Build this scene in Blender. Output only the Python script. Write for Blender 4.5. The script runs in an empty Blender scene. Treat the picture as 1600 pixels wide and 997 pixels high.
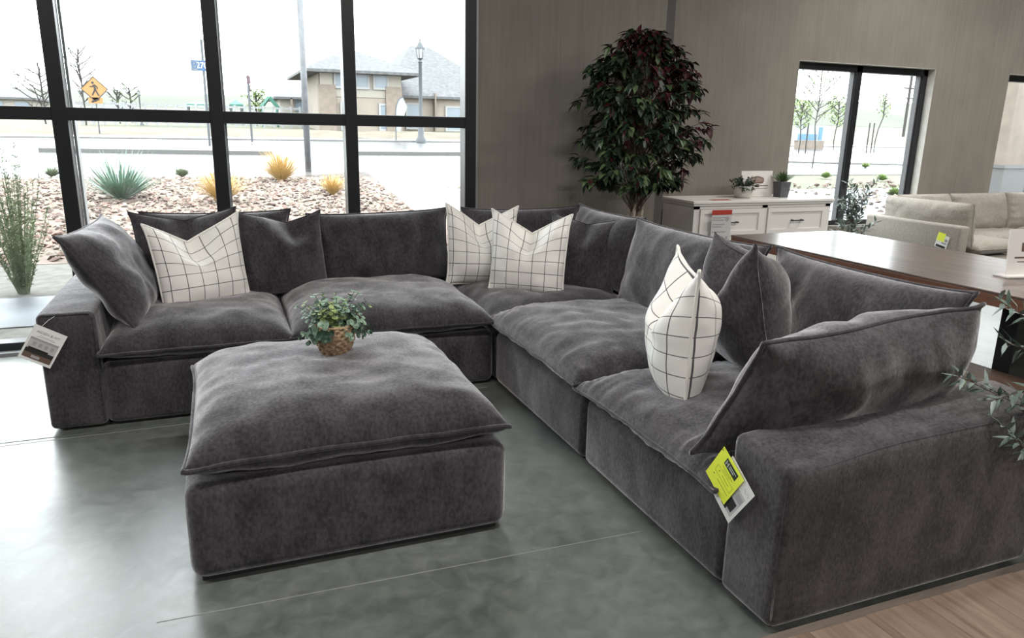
import bpy, bmesh, math, random
from mathutils import Vector, Matrix, Euler, noise
R = math.radians
PI = math.pi
SC = bpy.context.scene
C = SC.collection

# ------------------------------------------------------------------ camera
YAW, PIT, ROL, FPX = 0.38045358, 0.25414976, 0.01935722, 1142.25
CAMP = Vector((0, 0, 1.6))
_f = Vector((math.sin(YAW)*math.cos(PIT), math.cos(YAW)*math.cos(PIT), -math.sin(PIT)))
_r = Vector((math.cos(YAW), -math.sin(YAW), 0))
_u = _r.cross(_f)
_r2 = _r*math.cos(ROL) + _u*math.sin(ROL)
_u2 = -_r*math.sin(ROL) + _u*math.cos(ROL)
cam = bpy.data.cameras.new('camera')
camo = bpy.data.objects.new('camera', cam)
C.objects.link(camo)
cam.sensor_width = 36.0
cam.lens = FPX*36.0/1600.0
cam.clip_end = 2000
m = Matrix((_r2, _u2, -_f)).transposed().to_4x4()
m.translation = CAMP
camo.matrix_world = m
SC.camera = camo

def ray(px, py):
    return _f + _r2*((px-800)/FPX) - _u2*((py-498.5)/FPX)
def on_y(px, py, Y):
    d = ray(px, py); return CAMP + d*(Y/d.y)
def terrain_z(y):
    return -0.1 + 0.03*(max(y, 6.2)-6)
def on_ground(px, py):
    d = ray(px, py)
    t = (-0.1-0.18-1.6)/(d.z-0.03*d.y)
    return CAMP + d*t

# ------------------------------------------------------------------ light
world = bpy.data.worlds.new('overcast_sky'); SC.world = world
world.use_nodes = True
bg = world.node_tree.nodes['Background']
bg.inputs[0].default_value = (0.93, 0.975, 1.0, 1)
bg.inputs[1].default_value = 9.4
SC.view_settings.view_transform = 'Standard'
SC.view_settings.look = 'None'
SC.view_settings.exposure = 0.0
SC.view_settings.gamma = 1.0
SC.view_settings.use_curve_mapping = False
SC.cycles.max_bounces = 8
SC.cycles.transparent_max_bounces = 24
SC.cycles.sample_clamp_indirect = 6.0
FILL_W = 108.0  # power of each added, unseen ceiling fill lamp

# ------------------------------------------------------------------ materials
def new_mat(name):
    mt = bpy.data.materials.new(name); mt.use_nodes = True
    nt = mt.node_tree
    return mt, nt, nt.nodes, nt.links, nt.nodes['Principled BSDF']
def col4(c): return (c[0], c[1], c[2], 1)
def plain(name, c, rough=0.6, metal=0.0, spec=0.5, var=0.0, scale=8.0, bump=0.0):
    mt, nt, n, l, b = new_mat(name)
    b.inputs['Base Color'].default_value = col4(c)
    b.inputs['Roughness'].default_value = rough
    b.inputs['Metallic'].default_value = metal
    b.inputs['Specular IOR Level'].default_value = spec
    if var > 0 or bump > 0:
        tc = n.new('ShaderNodeTexCoord'); nz = n.new('ShaderNodeTexNoise')
        nz.inputs['Scale'].default_value = scale; nz.inputs['Detail'].default_value = 6
        l.new(tc.outputs['Object'], nz.inputs['Vector'])
        if var > 0:
            rp = n.new('ShaderNodeValToRGB')
            rp.color_ramp.elements[0].position = 0.3; rp.color_ramp.elements[1].position = 0.7
            rp.color_ramp.elements[0].color = col4([x*(1-var) for x in c])
            rp.color_ramp.elements[1].color = col4([min(1, x*(1+var)) for x in c])
            l.new(nz.outputs['Fac'], rp.inputs['Fac']); l.new(rp.outputs['Color'], b.inputs['Base Color'])
        if bump > 0:
            bp = n.new('ShaderNodeBump'); bp.inputs['Strength'].default_value = bump
            bp.inputs['Distance'].default_value = 0.01
            l.new(nz.outputs['Fac'], bp.inputs['Height']); l.new(bp.outputs['Normal'], b.inputs['Normal'])
    return mt

def velvet(name, dark, light, sheen=0.5):
    mt, nt, n, l, b = new_mat(name)
    tc = n.new('ShaderNodeTexCoord')
    mp = n.new('ShaderNodeMapping'); mp.inputs['Scale'].default_value = (1, 1, 0.55)
    l.new(tc.outputs['Object'], mp.inputs['Vector'])
    def nz(s, d, dist=0.0):
        t = n.new('ShaderNodeTexNoise'); t.inputs['Scale'].default_value = s
        t.inputs['Detail'].default_value = d; t.inputs['Distortion'].default_value = dist
        l.new(mp.outputs['Vector'], t.inputs['Vector']); return t
    a = nz(8, 5, 0.5); c = nz(85, 6, 0.35)
    mx = n.new('ShaderNodeMath'); mx.operation = 'MULTIPLY_ADD'
    mx.inputs[1].default_value = 0.5
    l.new(a.outputs['Fac'], mx.inputs[0])
    m2 = n.new('ShaderNodeMath'); m2.operation = 'MULTIPLY'; m2.inputs[1].default_value = 0.5
    l.new(c.outputs['Fac'], m2.inputs[0]); l.new(m2.outputs[0], mx.inputs[2])
    rp = n.new('ShaderNodeValToRGB')
    rp.color_ramp.elements[0].position = 0.38; rp.color_ramp.elements[1].position = 0.66
    rp.color_ramp.elements[0].color = col4(dark); rp.color_ramp.elements[1].color = col4(light)
    l.new(mx.outputs[0], rp.inputs['Fac']); l.new(rp.outputs['Color'], b.inputs['Base Color'])
    b.inputs['Roughness'].default_value = 0.85
    b.inputs['Specular IOR Level'].default_value = 0.25
    sr = n.new('ShaderNodeMapRange'); sr.inputs['From Min'].default_value = 0.40; sr.inputs['From Max'].default_value = 0.62
    sr.inputs['To Min'].default_value = sheen*0.55; sr.inputs['To Max'].default_value = sheen
    l.new(mx.outputs[0], sr.inputs['Value']); l.new(sr.outputs[0], b.inputs['Sheen Weight'])
    b.inputs['Sheen Roughness'].default_value = 0.42
    b.inputs['Sheen Tint'].default_value = (1.0, 0.97, 1.0, 1)
    w = nz(260, 2)
    bp = n.new('ShaderNodeBump'); bp.inputs['Strength'].default_value = 0.35; bp.inputs['Distance'].default_value = 0.003
    l.new(w.outputs['Fac'], bp.inputs['Height']); l.new(bp.outputs['Normal'], b.inputs['Normal'])
    return mt

def checked(name):
    mt, nt, n, l, b = new_mat(name)
    uv = n.new('ShaderNodeUVMap'); sp = n.new('ShaderNodeSeparateXYZ')
    l.new(uv.outputs['UV'], sp.inputs[0])
    outs = []
    nz = n.new('ShaderNodeTexNoise'); nz.inputs['Scale'].default_value = 60
    l.new(uv.outputs['UV'], nz.inputs['Vector'])
    for ax in (0, 1):
        d = n.new('ShaderNodeMath'); d.operation = 'DIVIDE'; d.inputs[1].default_value = 0.088
        l.new(sp.outputs[ax], d.inputs[0])
        fr = n.new('ShaderNodeMath'); fr.operation = 'FRACT'; l.new(d.outputs[0], fr.inputs[0])
        su = n.new('ShaderNodeMath'); su.operation = 'SUBTRACT'; su.inputs[1].default_value = 0.5
        l.new(fr.outputs[0], su.inputs[0])
        ab = n.new('ShaderNodeMath'); ab.operation = 'ABSOLUTE'; l.new(su.outputs[0], ab.inputs[0])
        lt = n.new('ShaderNodeMath'); lt.operation = 'LESS_THAN'; lt.inputs[1].default_value = 0.024
        l.new(ab.outputs[0], lt.inputs[0]); outs.append(lt)
    mx = n.new('ShaderNodeMath'); mx.operation = 'MAXIMUM'
    l.new(outs[0].outputs[0], mx.inputs[0]); l.new(outs[1].outputs[0], mx.inputs[1])
    mix = n.new('ShaderNodeMix'); mix.data_type = 'RGBA'
    mix.inputs[6].default_value = (0.84, 0.82, 0.78, 1); mix.inputs[7].default_value = (0.10, 0.095, 0.10, 1)
    l.new(mx.outputs[0], mix.inputs[0]); l.new(mix.outputs[2], b.inputs['Base Color'])
    b.inputs['Roughness'].default_value = 0.9
    n2 = n.new('ShaderNodeTexNoise'); n2.inputs['Scale'].default_value = 300
    l.new(uv.outputs['UV'], n2.inputs['Vector'])
    bp = n.new('ShaderNodeBump'); bp.inputs['Strength'].default_value = 0.3; bp.inputs['Distance'].default_value = 0.003
    l.new(n2.outputs['Fac'], bp.inputs['Height']); l.new(bp.outputs['Normal'], b.inputs['Normal'])
    return mt

def wood(name, dark, light, axis='Y', rough=0.35, scale=1.0, coat=0.0, planks=0.0):
    mt, nt, n, l, b = new_mat(name)
    tc = n.new('ShaderNodeTexCoord'); mp = n.new('ShaderNodeMapping')
    s = {'X': (1.2, 14, 14), 'Y': (14, 1.2, 14), 'Z': (14, 14, 1.2)}[axis]
    mp.inputs['Scale'].default_value = [k*scale for k in s]
    l.new(tc.outputs['Object'], mp.inputs['Vector'])
    nz = n.new('ShaderNodeTexNoise'); nz.inputs['Scale'].default_value = 1.6
    nz.inputs['Detail'].default_value = 9; nz.inputs['Distortion'].default_value = 0.7
    nz.inputs['Roughness'].default_value = 0.62
    l.new(mp.outputs['Vector'], nz.inputs['Vector'])
    rp = n.new('ShaderNodeValToRGB')
    rp.color_ramp.elements[0].position = 0.33; rp.color_ramp.elements[1].position = 0.66
    rp.color_ramp.elements[0].color = col4(dark); rp.color_ramp.elements[1].color = col4(light)
    l.new(nz.outputs['Fac'], rp.inputs['Fac'])
    l.new(rp.outputs['Color'], b.inputs['Base Color'])
    b.inputs['Roughness'].default_value = rough
    b.inputs['Coat Weight'].default_value = coat
    b.inputs['Coat Roughness'].default_value = 0.22
    bp = n.new('ShaderNodeBump'); bp.inputs['Strength'].default_value = 0.15; bp.inputs['Distance'].default_value = 0.004
    l.new(nz.outputs['Fac'], bp.inputs['Height']); l.new(bp.outputs['Normal'], b.inputs['Normal'])
    return mt

def wallmat(name, c):
    mt, nt, n, l, b = new_mat(name)
    tc = n.new('ShaderNodeTexCoord'); mp = n.new('ShaderNodeMapping')
    mp.inputs['Scale'].default_value = (22, 22, 0.8)
    l.new(tc.outputs['Object'], mp.inputs['Vector'])
    a = n.new('ShaderNodeTexNoise'); a.inputs['Scale'].default_value = 1.5; a.inputs['Detail'].default_value = 10; a.inputs['Distortion'].default_value = 1.2
    l.new(mp.outputs['Vector'], a.inputs['Vector'])
    c2 = n.new('ShaderNodeTexNoise'); c2.inputs['Scale'].default_value = 2.1; c2.inputs['Detail'].default_value = 9
    l.new(tc.outputs['Object'], c2.inputs['Vector'])
    ad = n.new('ShaderNodeMath'); ad.operation = 'ADD'
    l.new(a.outputs['Fac'], ad.inputs[0]); l.new(c2.outputs['Fac'], ad.inputs[1])
    hf = n.new('ShaderNodeMath'); hf.operation = 'MULTIPLY'; hf.inputs[1].default_value = 0.5
    l.new(ad.outputs[0], hf.inputs[0])
    rp = n.new('ShaderNodeValToRGB')
    rp.color_ramp.elements[0].position = 0.3; rp.color_ramp.elements[1].position = 0.7
    rp.color_ramp.elements[0].color = col4([x*0.84 for x in c]); rp.color_ramp.elements[1].color = col4([x*1.14 for x in c])
    l.new(hf.outputs[0], rp.inputs['Fac']); l.new(rp.outputs['Color'], b.inputs['Base Color'])
    b.inputs['Roughness'].default_value = 0.9
    bp = n.new('ShaderNodeBump'); bp.inputs['Strength'].default_value = 0.25; bp.inputs['Distance'].default_value = 0.006
    l.new(a.outputs['Fac'], bp.inputs['Height']); l.new(bp.outputs['Normal'], b.inputs['Normal'])
    return mt

def floormat():
    mt, nt, n, l, b = new_mat('polished_concrete')
    tc = n.new('ShaderNodeTexCoord')
    def nz(s, d, dist=0.0, vec=None):
        t = n.new('ShaderNodeTexNoise'); t.inputs['Scale'].default_value = s
        t.inputs['Detail'].default_value = d; t.inputs['Distortion'].default_value = dist
        l.new(vec or tc.outputs['Object'], t.inputs['Vector']); return t
    a = nz(1.1, 10, 0.9); c = nz(14, 9, 0.6)
    ad = n.new('ShaderNodeMath'); ad.operation = 'MULTIPLY_ADD'; ad.inputs[1].default_value = 0.6
    m2 = n.new('ShaderNodeMath'); m2.operation = 'MULTIPLY'; m2.inputs[1].default_value = 0.4
    l.new(c.outputs['Fac'], m2.inputs[0]); l.new(a.outputs['Fac'], ad.inputs[0]); l.new(m2.outputs[0], ad.inputs[2])
    rp = n.new('ShaderNodeValToRGB')
    rp.color_ramp.elements[0].position = 0.34; rp.color_ramp.elements[1].position = 0.66
    rp.color_ramp.elements[0].color = (0.066, 0.076, 0.070, 1); rp.color_ramp.elements[1].color = (0.175, 0.190, 0.178, 1)
    l.new(ad.outputs[0], rp.inputs['Fac'])
    # small light specks and scratches worn into the slab
    mp = n.new('ShaderNodeMapping'); mp.inputs['Rotation'].default_value = (0, 0, 0.5); mp.inputs['Scale'].default_value = (2.5, 38, 1)
    l.new(tc.outputs['Object'], mp.inputs['Vector'])
    s1 = nz(2.2, 2, 0.2, mp.outputs['Vector'])
    gt = n.new('ShaderNodeValToRGB'); gt.color_ramp.elements[0].position = 0.74; gt.color_ramp.elements[1].position = 0.80
    gt.color_ramp.elements[0].color = (0, 0, 0, 1); gt.color_ramp.elements[1].color = (0.07, 0.075, 0.07, 1)
    l.new(s1.outputs['Fac'], gt.inputs['Fac'])
    mix = n.new('ShaderNodeMixRGB'); mix.blend_type = 'ADD'; mix.inputs[0].default_value = 1.0
    l.new(rp.outputs['Color'], mix.inputs[1]); l.new(gt.outputs['Color'], mix.inputs[2])
    l.new(mix.outputs[0], b.inputs['Base Color'])
    rr = n.new('ShaderNodeMapRange'); rr.inputs['To Min'].default_value = 0.22; rr.inputs['To Max'].default_value = 0.5
    l.new(c.outputs['Fac'], rr.inputs['Value']); l.new(rr.outputs[0], b.inputs['Roughness'])
    b.inputs['Specular IOR Level'].default_value = 0.7
    b.inputs['Coat Weight'].default_value = 0.45; b.inputs['Coat Roughness'].default_value = 0.24
    bp = n.new('ShaderNodeBump'); bp.inputs['Strength'].default_value = 0.12; bp.inputs['Distance'].default_value = 0.01
    l.new(c.outputs['Fac'], bp.inputs['Height']); l.new(bp.outputs['Normal'], b.inputs['Normal'])
    return mt

def glassmat():
    mt, nt, n, l, b = new_mat('window_glass')
    n.remove(b)
    out = n['Material Output']
    tr = n.new('ShaderNodeBsdfTransparent'); tr.inputs[0].default_value = (0.97, 0.985, 0.98, 1)
    gl = n.new('ShaderNodeBsdfGlossy'); gl.inputs['Roughness'].default_value = 0.0
    mx = n.new('ShaderNodeMixShader'); mx.inputs[0].default_value = 0.05
    l.new(tr.outputs[0], mx.inputs[1]); l.new(gl.outputs[0], mx.inputs[2]); l.new(mx.outputs[0], out.inputs['Surface'])
    return mt

def emis(name, c, s):
    mt, nt, n, l, b = new_mat(name)
    b.inputs['Base Color'].default_value = col4(c)
    b.inputs['Emission Color'].default_value = col4(c); b.inputs['Emission Strength'].default_value = s
    return mt

M = {}
M['velvet'] = velvet('charcoal_chenille', (0.019, 0.0168, 0.0195), (0.066, 0.060, 0.067), 1.0)
M['piping'] = velvet('charcoal_piping', (0.02, 0.018, 0.0205), (0.055, 0.05, 0.057), .7)
M['seam'] = plain('dark_seam', (0.035, 0.033, 0.036), 0.9)
M['check'] = checked('white_window_check_linen')
M['linen'] = plain('white_linen_edge', (0.80, 0.78, 0.73), 0.9)
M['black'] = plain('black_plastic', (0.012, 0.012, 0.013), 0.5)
M['frame'] = plain('black_window_frame', (0.012, 0.013, 0.016), 0.35)
M['alu'] = plain('grey_aluminium', (0.35, 0.36, 0.37), 0.4, 0.3)
M['wall'] = wallmat('taupe_plaster', (0.222, 0.205, 0.177))
M['column'] = wallmat('grey_paint', (0.105, 0.102, 0.098))
M['reveal'] = plain('pale_reveal_paint', (0.50, 0.485, 0.45), 0.8, var=0.1)
M['inner'] = plain('grey_showroom_paint', (0.30, 0.29, 0.275), 0.85)
M['ceil'] = plain('dark_ceiling', (0.22, 0.22, 0.22), 0.9)
M['floor'] = floormat()
M['glass'] = glassmat()
M['joint'] = plain('floor_joint_filler', (0.28, 0.30, 0.28), 0.6)
M['jointd'] = plain('dark_joint_filler', (0.10, 0.11, 0.10), 0.7)
M['walnut'] = wood('walnut_table_wood', (0.045, 0.028, 0.02), (0.15, 0.095, 0.07), 'Y', 0.36, 1.0, 0.6)
M['walnut_edge'] = wood('walnut_edge_wood', (0.09, 0.035, 0.018), (0.17, 0.07, 0.038), 'Y', 0.45)
M['bench'] = wood('bench_wood', (0.10, 0.06, 0.042), (0.18, 0.115, 0.08), 'Y', 0.5)
M['oak'] = wood('light_oak_planks', (0.155, 0.105, 0.075), (0.28, 0.21, 0.16), 'Y', 0.5, 1.0)
M['oakx'] = wood('weathered_border_oak', (0.08, 0.062, 0.05), (0.17, 0.138, 0.115), 'X', 0.5, 1.0)
M['white'] = plain('white_painted_wood', (0.76, 0.74, 0.71), 0.45)
M['whiteboard'] = plain('white_card', (0.78, 0.75, 0.72), 0.7)
M['paper'] = plain('white_paper', (0.80, 0.80, 0.79), 0.6)
M['greyink'] = plain('grey_ink', (0.35, 0.35, 0.36), 0.7)
M['paleink'] = plain('pale_grey_ink', (0.52, 0.52, 0.53), 0.7)
M['ink'] = plain('black_ink', (0.02, 0.02, 0.02), 0.7)
M['brown'] = plain('brown_ink', (0.13, 0.08, 0.06), 0.7)
M['red'] = plain('red_label', (0.42, 0.035, 0.02), 0.6)
M['sheetgrey'] = plain('pale_grey_sheet', (0.55, 0.54, 0.54), 0.7)
M['yellow'] = plain('yellow_paper', (0.86, 0.94, 0.07), 0.6)
M['ygreen'] = plain('yellow_green_ink', (0.25, 0.30, 0.03), 0.7)
M['dgreen'] = plain('dark_green_ink', (0.015, 0.035, 0.012), 0.6)
M['beige'] = plain('beige_upholstery', (0.319, 0.293, 0.258), 0.95, var=0.12, scale=40, bump=0.3)
M['ficus'] = plain('dark_green_leaf', (0.022, 0.042, 0.022), 0.42, var=0.5, scale=6)
M['ficus_l'] = plain('mid_green_leaf', (0.085, 0.135, 0.06), 0.42, var=0.4, scale=6)
M['ficus_r'] = plain('burgundy_leaf', (0.055, 0.010, 0.014), 0.45, var=0.5, scale=6)
M['trunk'] = plain('pale_mottled_bark', (0.42, 0.36, 0.29), 0.85, var=0.45, scale=30, bump=0.5)
M['stem'] = plain('thin_brown_stem', (0.12, 0.085, 0.055), 0.8)
M['soil'] = plain('dark_soil', (0.03, 0.022, 0.016), 0.95, bump=0.5)
M['pot_dark'] = plain('dark_pot', (0.03, 0.03, 0.032), 0.5)
M['euc'] = plain('eucalyptus_leaf', (0.25, 0.37, 0.27), 0.55, var=0.35, scale=30)
M['euc2'] = plain('yellow_green_leaf', (0.31, 0.40, 0.15), 0.55, var=0.3, scale=30)
M['euc3'] = plain('deep_green_leaf', (0.05, 0.10, 0.065), 0.55)
M['basket'] = plain('woven_seagrass', (0.36, 0.25, 0.155), 0.8, var=0.5, scale=60, bump=0.5)
M['olive'] = plain('olive_leaf', (0.105, 0.15, 0.125), 0.5, var=0.35, scale=20)
M['olive2'] = plain('silver_olive_leaf', (0.24, 0.30, 0.28), 0.5, var=0.25, scale=20)
M['olivefruit'] = plain('green_olive', (0.30, 0.45, 0.22), 0.3)
M['herb'] = plain('dark_herb_leaf', (0.022, 0.05, 0.022), 0.5, var=0.5, scale=40)
M['grassy'] = plain('bright_grass_leaf', (0.05, 0.11, 0.025), 0.5, var=0.5, scale=40)
M['ceramic'] = plain('white_speckled_ceramic', (0.62, 0.60, 0.56), 0.5, var=0.12, scale=60)
M['greypot'] = plain('grey_cement_pot', (0.095, 0.10, 0.11), 0.7, var=0.2, scale=20)
# outdoors
M['gravel'] = plain('tan_gravel_bed', (0.142, 0.108, 0.090), 0.95, var=0.3, scale=5)
M['stone1'] = plain('pinkish_stone', (0.207, 0.139, 0.117), 0.9, var=0.25, scale=3)
M['stone2'] = plain('cream_stone', (0.234, 0.198, 0.159), 0.9, var=0.25, scale=3)
M['stone3'] = plain('grey_brown_stone', (0.111, 0.080, 0.070), 0.9, var=0.25, scale=3)
M['palegravel'] = plain('pale_fine_gravel', (0.107, 0.100, 0.090), 0.95, var=0.3, scale=9)
M['concrete'] = plain('pale_wet_concrete', (0.109, 0.109, 0.109), 0.25, var=0.1, scale=0.6)
M['asphalt'] = plain('wet_asphalt', (0.088, 0.090, 0.094), 0.22, var=0.25, scale=0.5)
M['kerb'] = plain('kerb_concrete', (0.076, 0.076, 0.073), 0.6)
M['bank'] = plain('dry_grass_bank', (0.092, 0.075, 0.051), 0.95, var=0.35, scale=0.8)
M['lawn'] = plain('spring_field_grass', (0.081, 0.081, 0.051), 0.95, var=0.3, scale=0.15)
M['fabric'] = plain('landscape_fabric', (0.098, 0.109, 0.124), 0.55, var=0.5, scale=1.2)
M['strawgrass'] = plain('golden_grass_blade', (0.460, 0.322, 0.127), 0.8, var=0.3, scale=20)
M['yucca'] = plain('blue_green_yucca', (0.161, 0.241, 0.190), 0.6, var=0.3, scale=10)
M['shrub'] = plain('grey_green_shrub', (0.165, 0.198, 0.132), 0.7, var=0.3, scale=10)
M['wispleaf'] = plain('pale_green_wispy_leaf', (0.20, 0.25, 0.135), 0.7, var=0.3, scale=10)
M['twig'] = plain('bare_grey_branch', (0.035, 0.032, 0.03), 0.9)
M['youngleaf'] = plain('young_green_leaf', (0.160, 0.224, 0.072), 0.6, var=0.3, scale=4)
M['stucco'] = plain('tan_stucco', (0.202, 0.176, 0.148), 0.9, var=0.08, scale=1)
M['stucco2'] = plain('cream_stucco', (0.231, 0.214, 0.187), 0.9)
M['masonry'] = plain('brown_masonry', (0.154, 0.126, 0.105), 0.9, var=0.15, scale=3)
M['shingle'] = plain('grey_roof_shingles', (0.075, 0.077, 0.080), 0.9, var=0.3, scale=4)
M['hwin'] = plain('house_window_glass', (0.119, 0.147, 0.175), 0.25)
M['hwhite'] = plain('white_house_trim', (0.225, 0.225, 0.225), 0.7)
M['roofgreen'] = plain('green_metal_roof', (0.03, 0.12, 0.09), 0.5)
M['lampmetal'] = plain('dark_lamp_metal', (0.042, 0.048, 0.054), 0.5)
M['steel'] = plain('galvanised_steel', (0.10, 0.105, 0.115), 0.5, var=0.2, scale=6)
M['signorange'] = plain('orange_yellow_sign', (0.26, 0.125, 0.035), 0.5)
M['signblue'] = plain('street_sign_blue', (0.015, 0.055, 0.13), 0.5)
M['bluepanel'] = plain('blue_sign_panel', (0.05, 0.13, 0.22), 0.5)
M['vinyl'] = plain('white_vinyl_fence', (0.200, 0.205, 0.210), 0.6)
M['hill'] = plain('far_green_hill', (0.061, 0.066, 0.049), 0.95, var=0.2, scale=0.05)
M['bluegrey'] = plain('blue_grey_siding', (0.16, 0.19, 0.24), 0.8)
M['banner'] = plain('dark_banner', (0.07, 0.04, 0.05), 0.7)
M['bannerw'] = plain('pale_banner', (0.228, 0.252, 0.270), 0.7)
M['lamp_glass'] = plain('frosted_lamp_glass', (0.240, 0.246, 0.246), 0.3)

# ------------------------------------------------------------------ object helpers
def link(o, parent=None):
    C.objects.link(o)
    if parent is not None: o.parent = parent
    return o
def thing(name, label, cat, loc=(0, 0, 0), rz=0.0, group=None, kind=None):
    o = bpy.data.objects.new(name, None); C.objects.link(o)
    o.empty_display_size = 0.1
    o.location = loc; o.rotation_euler = (0, 0, rz)
    if kind: o['kind'] = kind
    else:
        o['label'] = label; o['category'] = cat
    if group: o['group'] = group
    return o
def tag(o, label, cat, group=None, kind=None):
    o['label'] = label; o['category'] = cat
    if group: o['group'] = group
    if kind: o['kind'] = kind
    return o
def structure(o):
    o['kind'] = 'structure'; return o

class MB:
    """collects geometry for ONE mesh object"""
    def __init__(s): s.v = []; s.f = []; s.mi = []; s.uv = None
    def add(s, verts, faces, mi=0, mtx=None):
        b = len(s.v)
        for p in verts:
            p = Vector(p)
            s.v.append(mtx @ p if mtx is not None else p)
        for f in faces:
            s.f.append([b+i for i in f]); s.mi.append(mi)
        return s
    def box(s, x0, x1, y0, y1, z0, z1, mi=0, mtx=None):
        v = [(x0,y0,z0),(x1,y0,z0),(x1,y1,z0),(x0,y1,z0),(x0,y0,z1),(x1,y0,z1),(x1,y1,z1),(x0,y1,z1)]
        return s.add(v, [(0,3,2,1),(4,5,6,7),(0,1,5,4),(1,2,6,5),(2,3,7,6),(3,0,4,7)], mi, mtx)
    def rbox(s, x0, x1, y0, y1, z0, z1, r=0.02, seg=3, mi=0, mtx=None, cuts=0, fn=None):
        bm = bmesh.new(); bmesh.ops.create_cube(bm, size=1.0)
        for v in bm.verts:
            v.co = Vector(((x0+x1)/2+v.co.x*(x1-x0), (y0+y1)/2+v.co.y*(y1-y0), (z0+z1)/2+v.co.z*(z1-z0)))
        bmesh.ops.bevel(bm, geom=bm.edges[:], offset=r, segments=seg, profile=0.5, affect='EDGES')
        if cuts:
            bmesh.ops.subdivide_edges(bm, edges=[e for e in bm.edges if e.calc_length() > 3*r+0.1], cuts=cuts, use_grid_fill=True)
        if fn:
            for v in bm.verts: v.co = fn(v.co.copy())
        bm.verts.index_update()
        s.add([v.co for v in bm.verts], [[v.index for v in f.verts] for f in bm.faces], mi, mtx)
        bm.free(); return s
    def tube(s, pts, r, seg=6, mi=0, closed=False, caps=True, mtx=None):
        pts = [Vector(p) for p in pts]; n = len(pts)
        if n < 2: return s
        rs = r if isinstance(r, (list, tuple)) else [r]*n
        V = []; nrm = None
        for i, p in enumerate(pts):
            a = pts[(i-1) % n] if (closed or i > 0) else p
            b = pts[(i+1) % n] if (closed or i < n-1) else p
            t = (b-a)
            if t.length < 1e-9: t = Vector((0, 0, 1))
            t.normalize()
            if nrm is None:
                nrm = t.orthogonal().normalized()
            else:
                nrm = nrm - t*nrm.dot(t)
                nrm = nrm.normalized() if nrm.length > 1e-6 else t.orthogonal().normalized()
            bi = t.cross(nrm)
            for k in range(seg):
                a_ = 2*PI*k/seg
                V.append(p + (nrm*math.cos(a_) + bi*math.sin(a_))*rs[i])
        F = []
        for i in range(n if closed else n-1):
            j = (i+1) % n
            for k in range(seg):
                k2 = (k+1) % seg
                F.append((i*seg+k, i*seg+k2, j*seg+k2, j*seg+k))
        if caps and not closed:
            F.append(tuple(range(seg))[::-1]); F.append(tuple((n-1)*seg+k for k in range(seg)))
        return s.add(V, F, mi, mtx)
    def lathe(s, prof, cx=0, cy=0, seg=24, mi=0, mtx=None, fn=None):
        V = []; F = []
        for (r, z) in prof:
            for k in range(seg):
                a = 2*PI*k/seg
                rr = fn(r, z, a) if fn else r
                V.append((cx+rr*math.cos(a), cy+rr*math.sin(a), z))
        for i in range(len(prof)-1):
            for k in range(seg):
                k2 = (k+1) % seg
                F.append((i*seg+k, i*seg+k2, (i+1)*seg+k2, (i+1)*seg+k))
        F.append(tuple(range(seg))[::-1]); F.append(tuple((len(prof)-1)*seg+k for k in range(seg)))
        return s.add(V, F, mi, mtx)
    def prism(s, poly, d0, d1, axis='Y', mi=0, mtx=None):
        n = len(poly)
        def mk(a, b, d):
            return {'Y': (a, d, b), 'X': (d, a, b), 'Z': (a, b, d)}[axis]
        V = [mk(a, b, d0) for a, b in poly] + [mk(a, b, d1) for a, b in poly]
        F = [tuple(range(n)), tuple(range(n, 2*n))[::-1]]
        for i in range(n):
            j = (i+1) % n
            F.append((i, i+n, j+n, j))
        return s.add(V, F, mi, mtx)
    def leaf(s, base, d, up, L, W, mi=0, fold=0.25, droop=0.15):
        d = Vector(d).normalized(); up = Vector(up)
        sd = d.cross(up)
        if sd.length < 1e-5: sd = d.orthogonal()
        sd.normalize(); nn = sd.cross(d).normalized()
        b = Vector(base)
        m1 = b + d*L*0.33; m2 = b + d*L*0.68 - nn*L*droop*0.45; tp = b + d*L - nn*L*droop
        w = W/2
        V = [b, m1+sd*w+nn*w*fold, m1, m1-sd*w+nn*w*fold, m2+sd*w*0.75+nn*w*fold*.7, m2, m2-sd*w*0.75+nn*w*fold*.7, tp]
        F = [(0,2,1),(0,3,2),(1,2,5,4),(2,3,6,5),(4,5,7),(5,6,7)]
        return s.add(V, F, mi)
    def disc_leaf(s, c, nrm, r, mi=0):
        nrm = Vector(nrm).normalized(); a = nrm.orthogonal().normalized(); b = nrm.cross(a)
        V = [Vector(c)-nrm*r*0.25] + [Vector(c)+(a*math.cos(2*PI*k/7)+b*math.sin(2*PI*k/7))*r for k in range(7)]
        return s.add(V, [(0, 1+k, 1+(k+1) % 7) for k in range(7)], mi)
    def build(s, name, mats, parent=None, smooth=False, loc=None, rot=None, recalc=True):
        me = bpy.data.meshes.new(name)
        me.from_pydata([tuple(p) for p in s.v], [], s.f)
        if not isinstance(mats, (list, tuple)): mats = [mats]
        for k in mats: me.materials.append(k)
        if len(mats) > 1: me.polygons.foreach_set('material_index', s.mi)
        if recalc:
            bm = bmesh.new(); bm.from_mesh(me)
            bmesh.ops.recalc_face_normals(bm, faces=bm.faces[:])
            bm.to_mesh(me); bm.free()
        if smooth:
            me.polygons.foreach_set('use_smooth', [True]*len(me.polygons))
            if smooth == 'auto':
                try: me.set_sharp_from_angle(angle=R(40))
                except Exception: pass
        if s.uv:
            ul = me.uv_layers.new(name='UVMap')
            for lp in me.loops: ul.data[lp.index].uv = s.uv[lp.vertex_index]
        me.update()
        o = bpy.data.objects.new(name, me); link(o, parent)
        if loc is not None: o.location = loc
        if rot is not None: o.rotation_euler = rot
        return o

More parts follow.
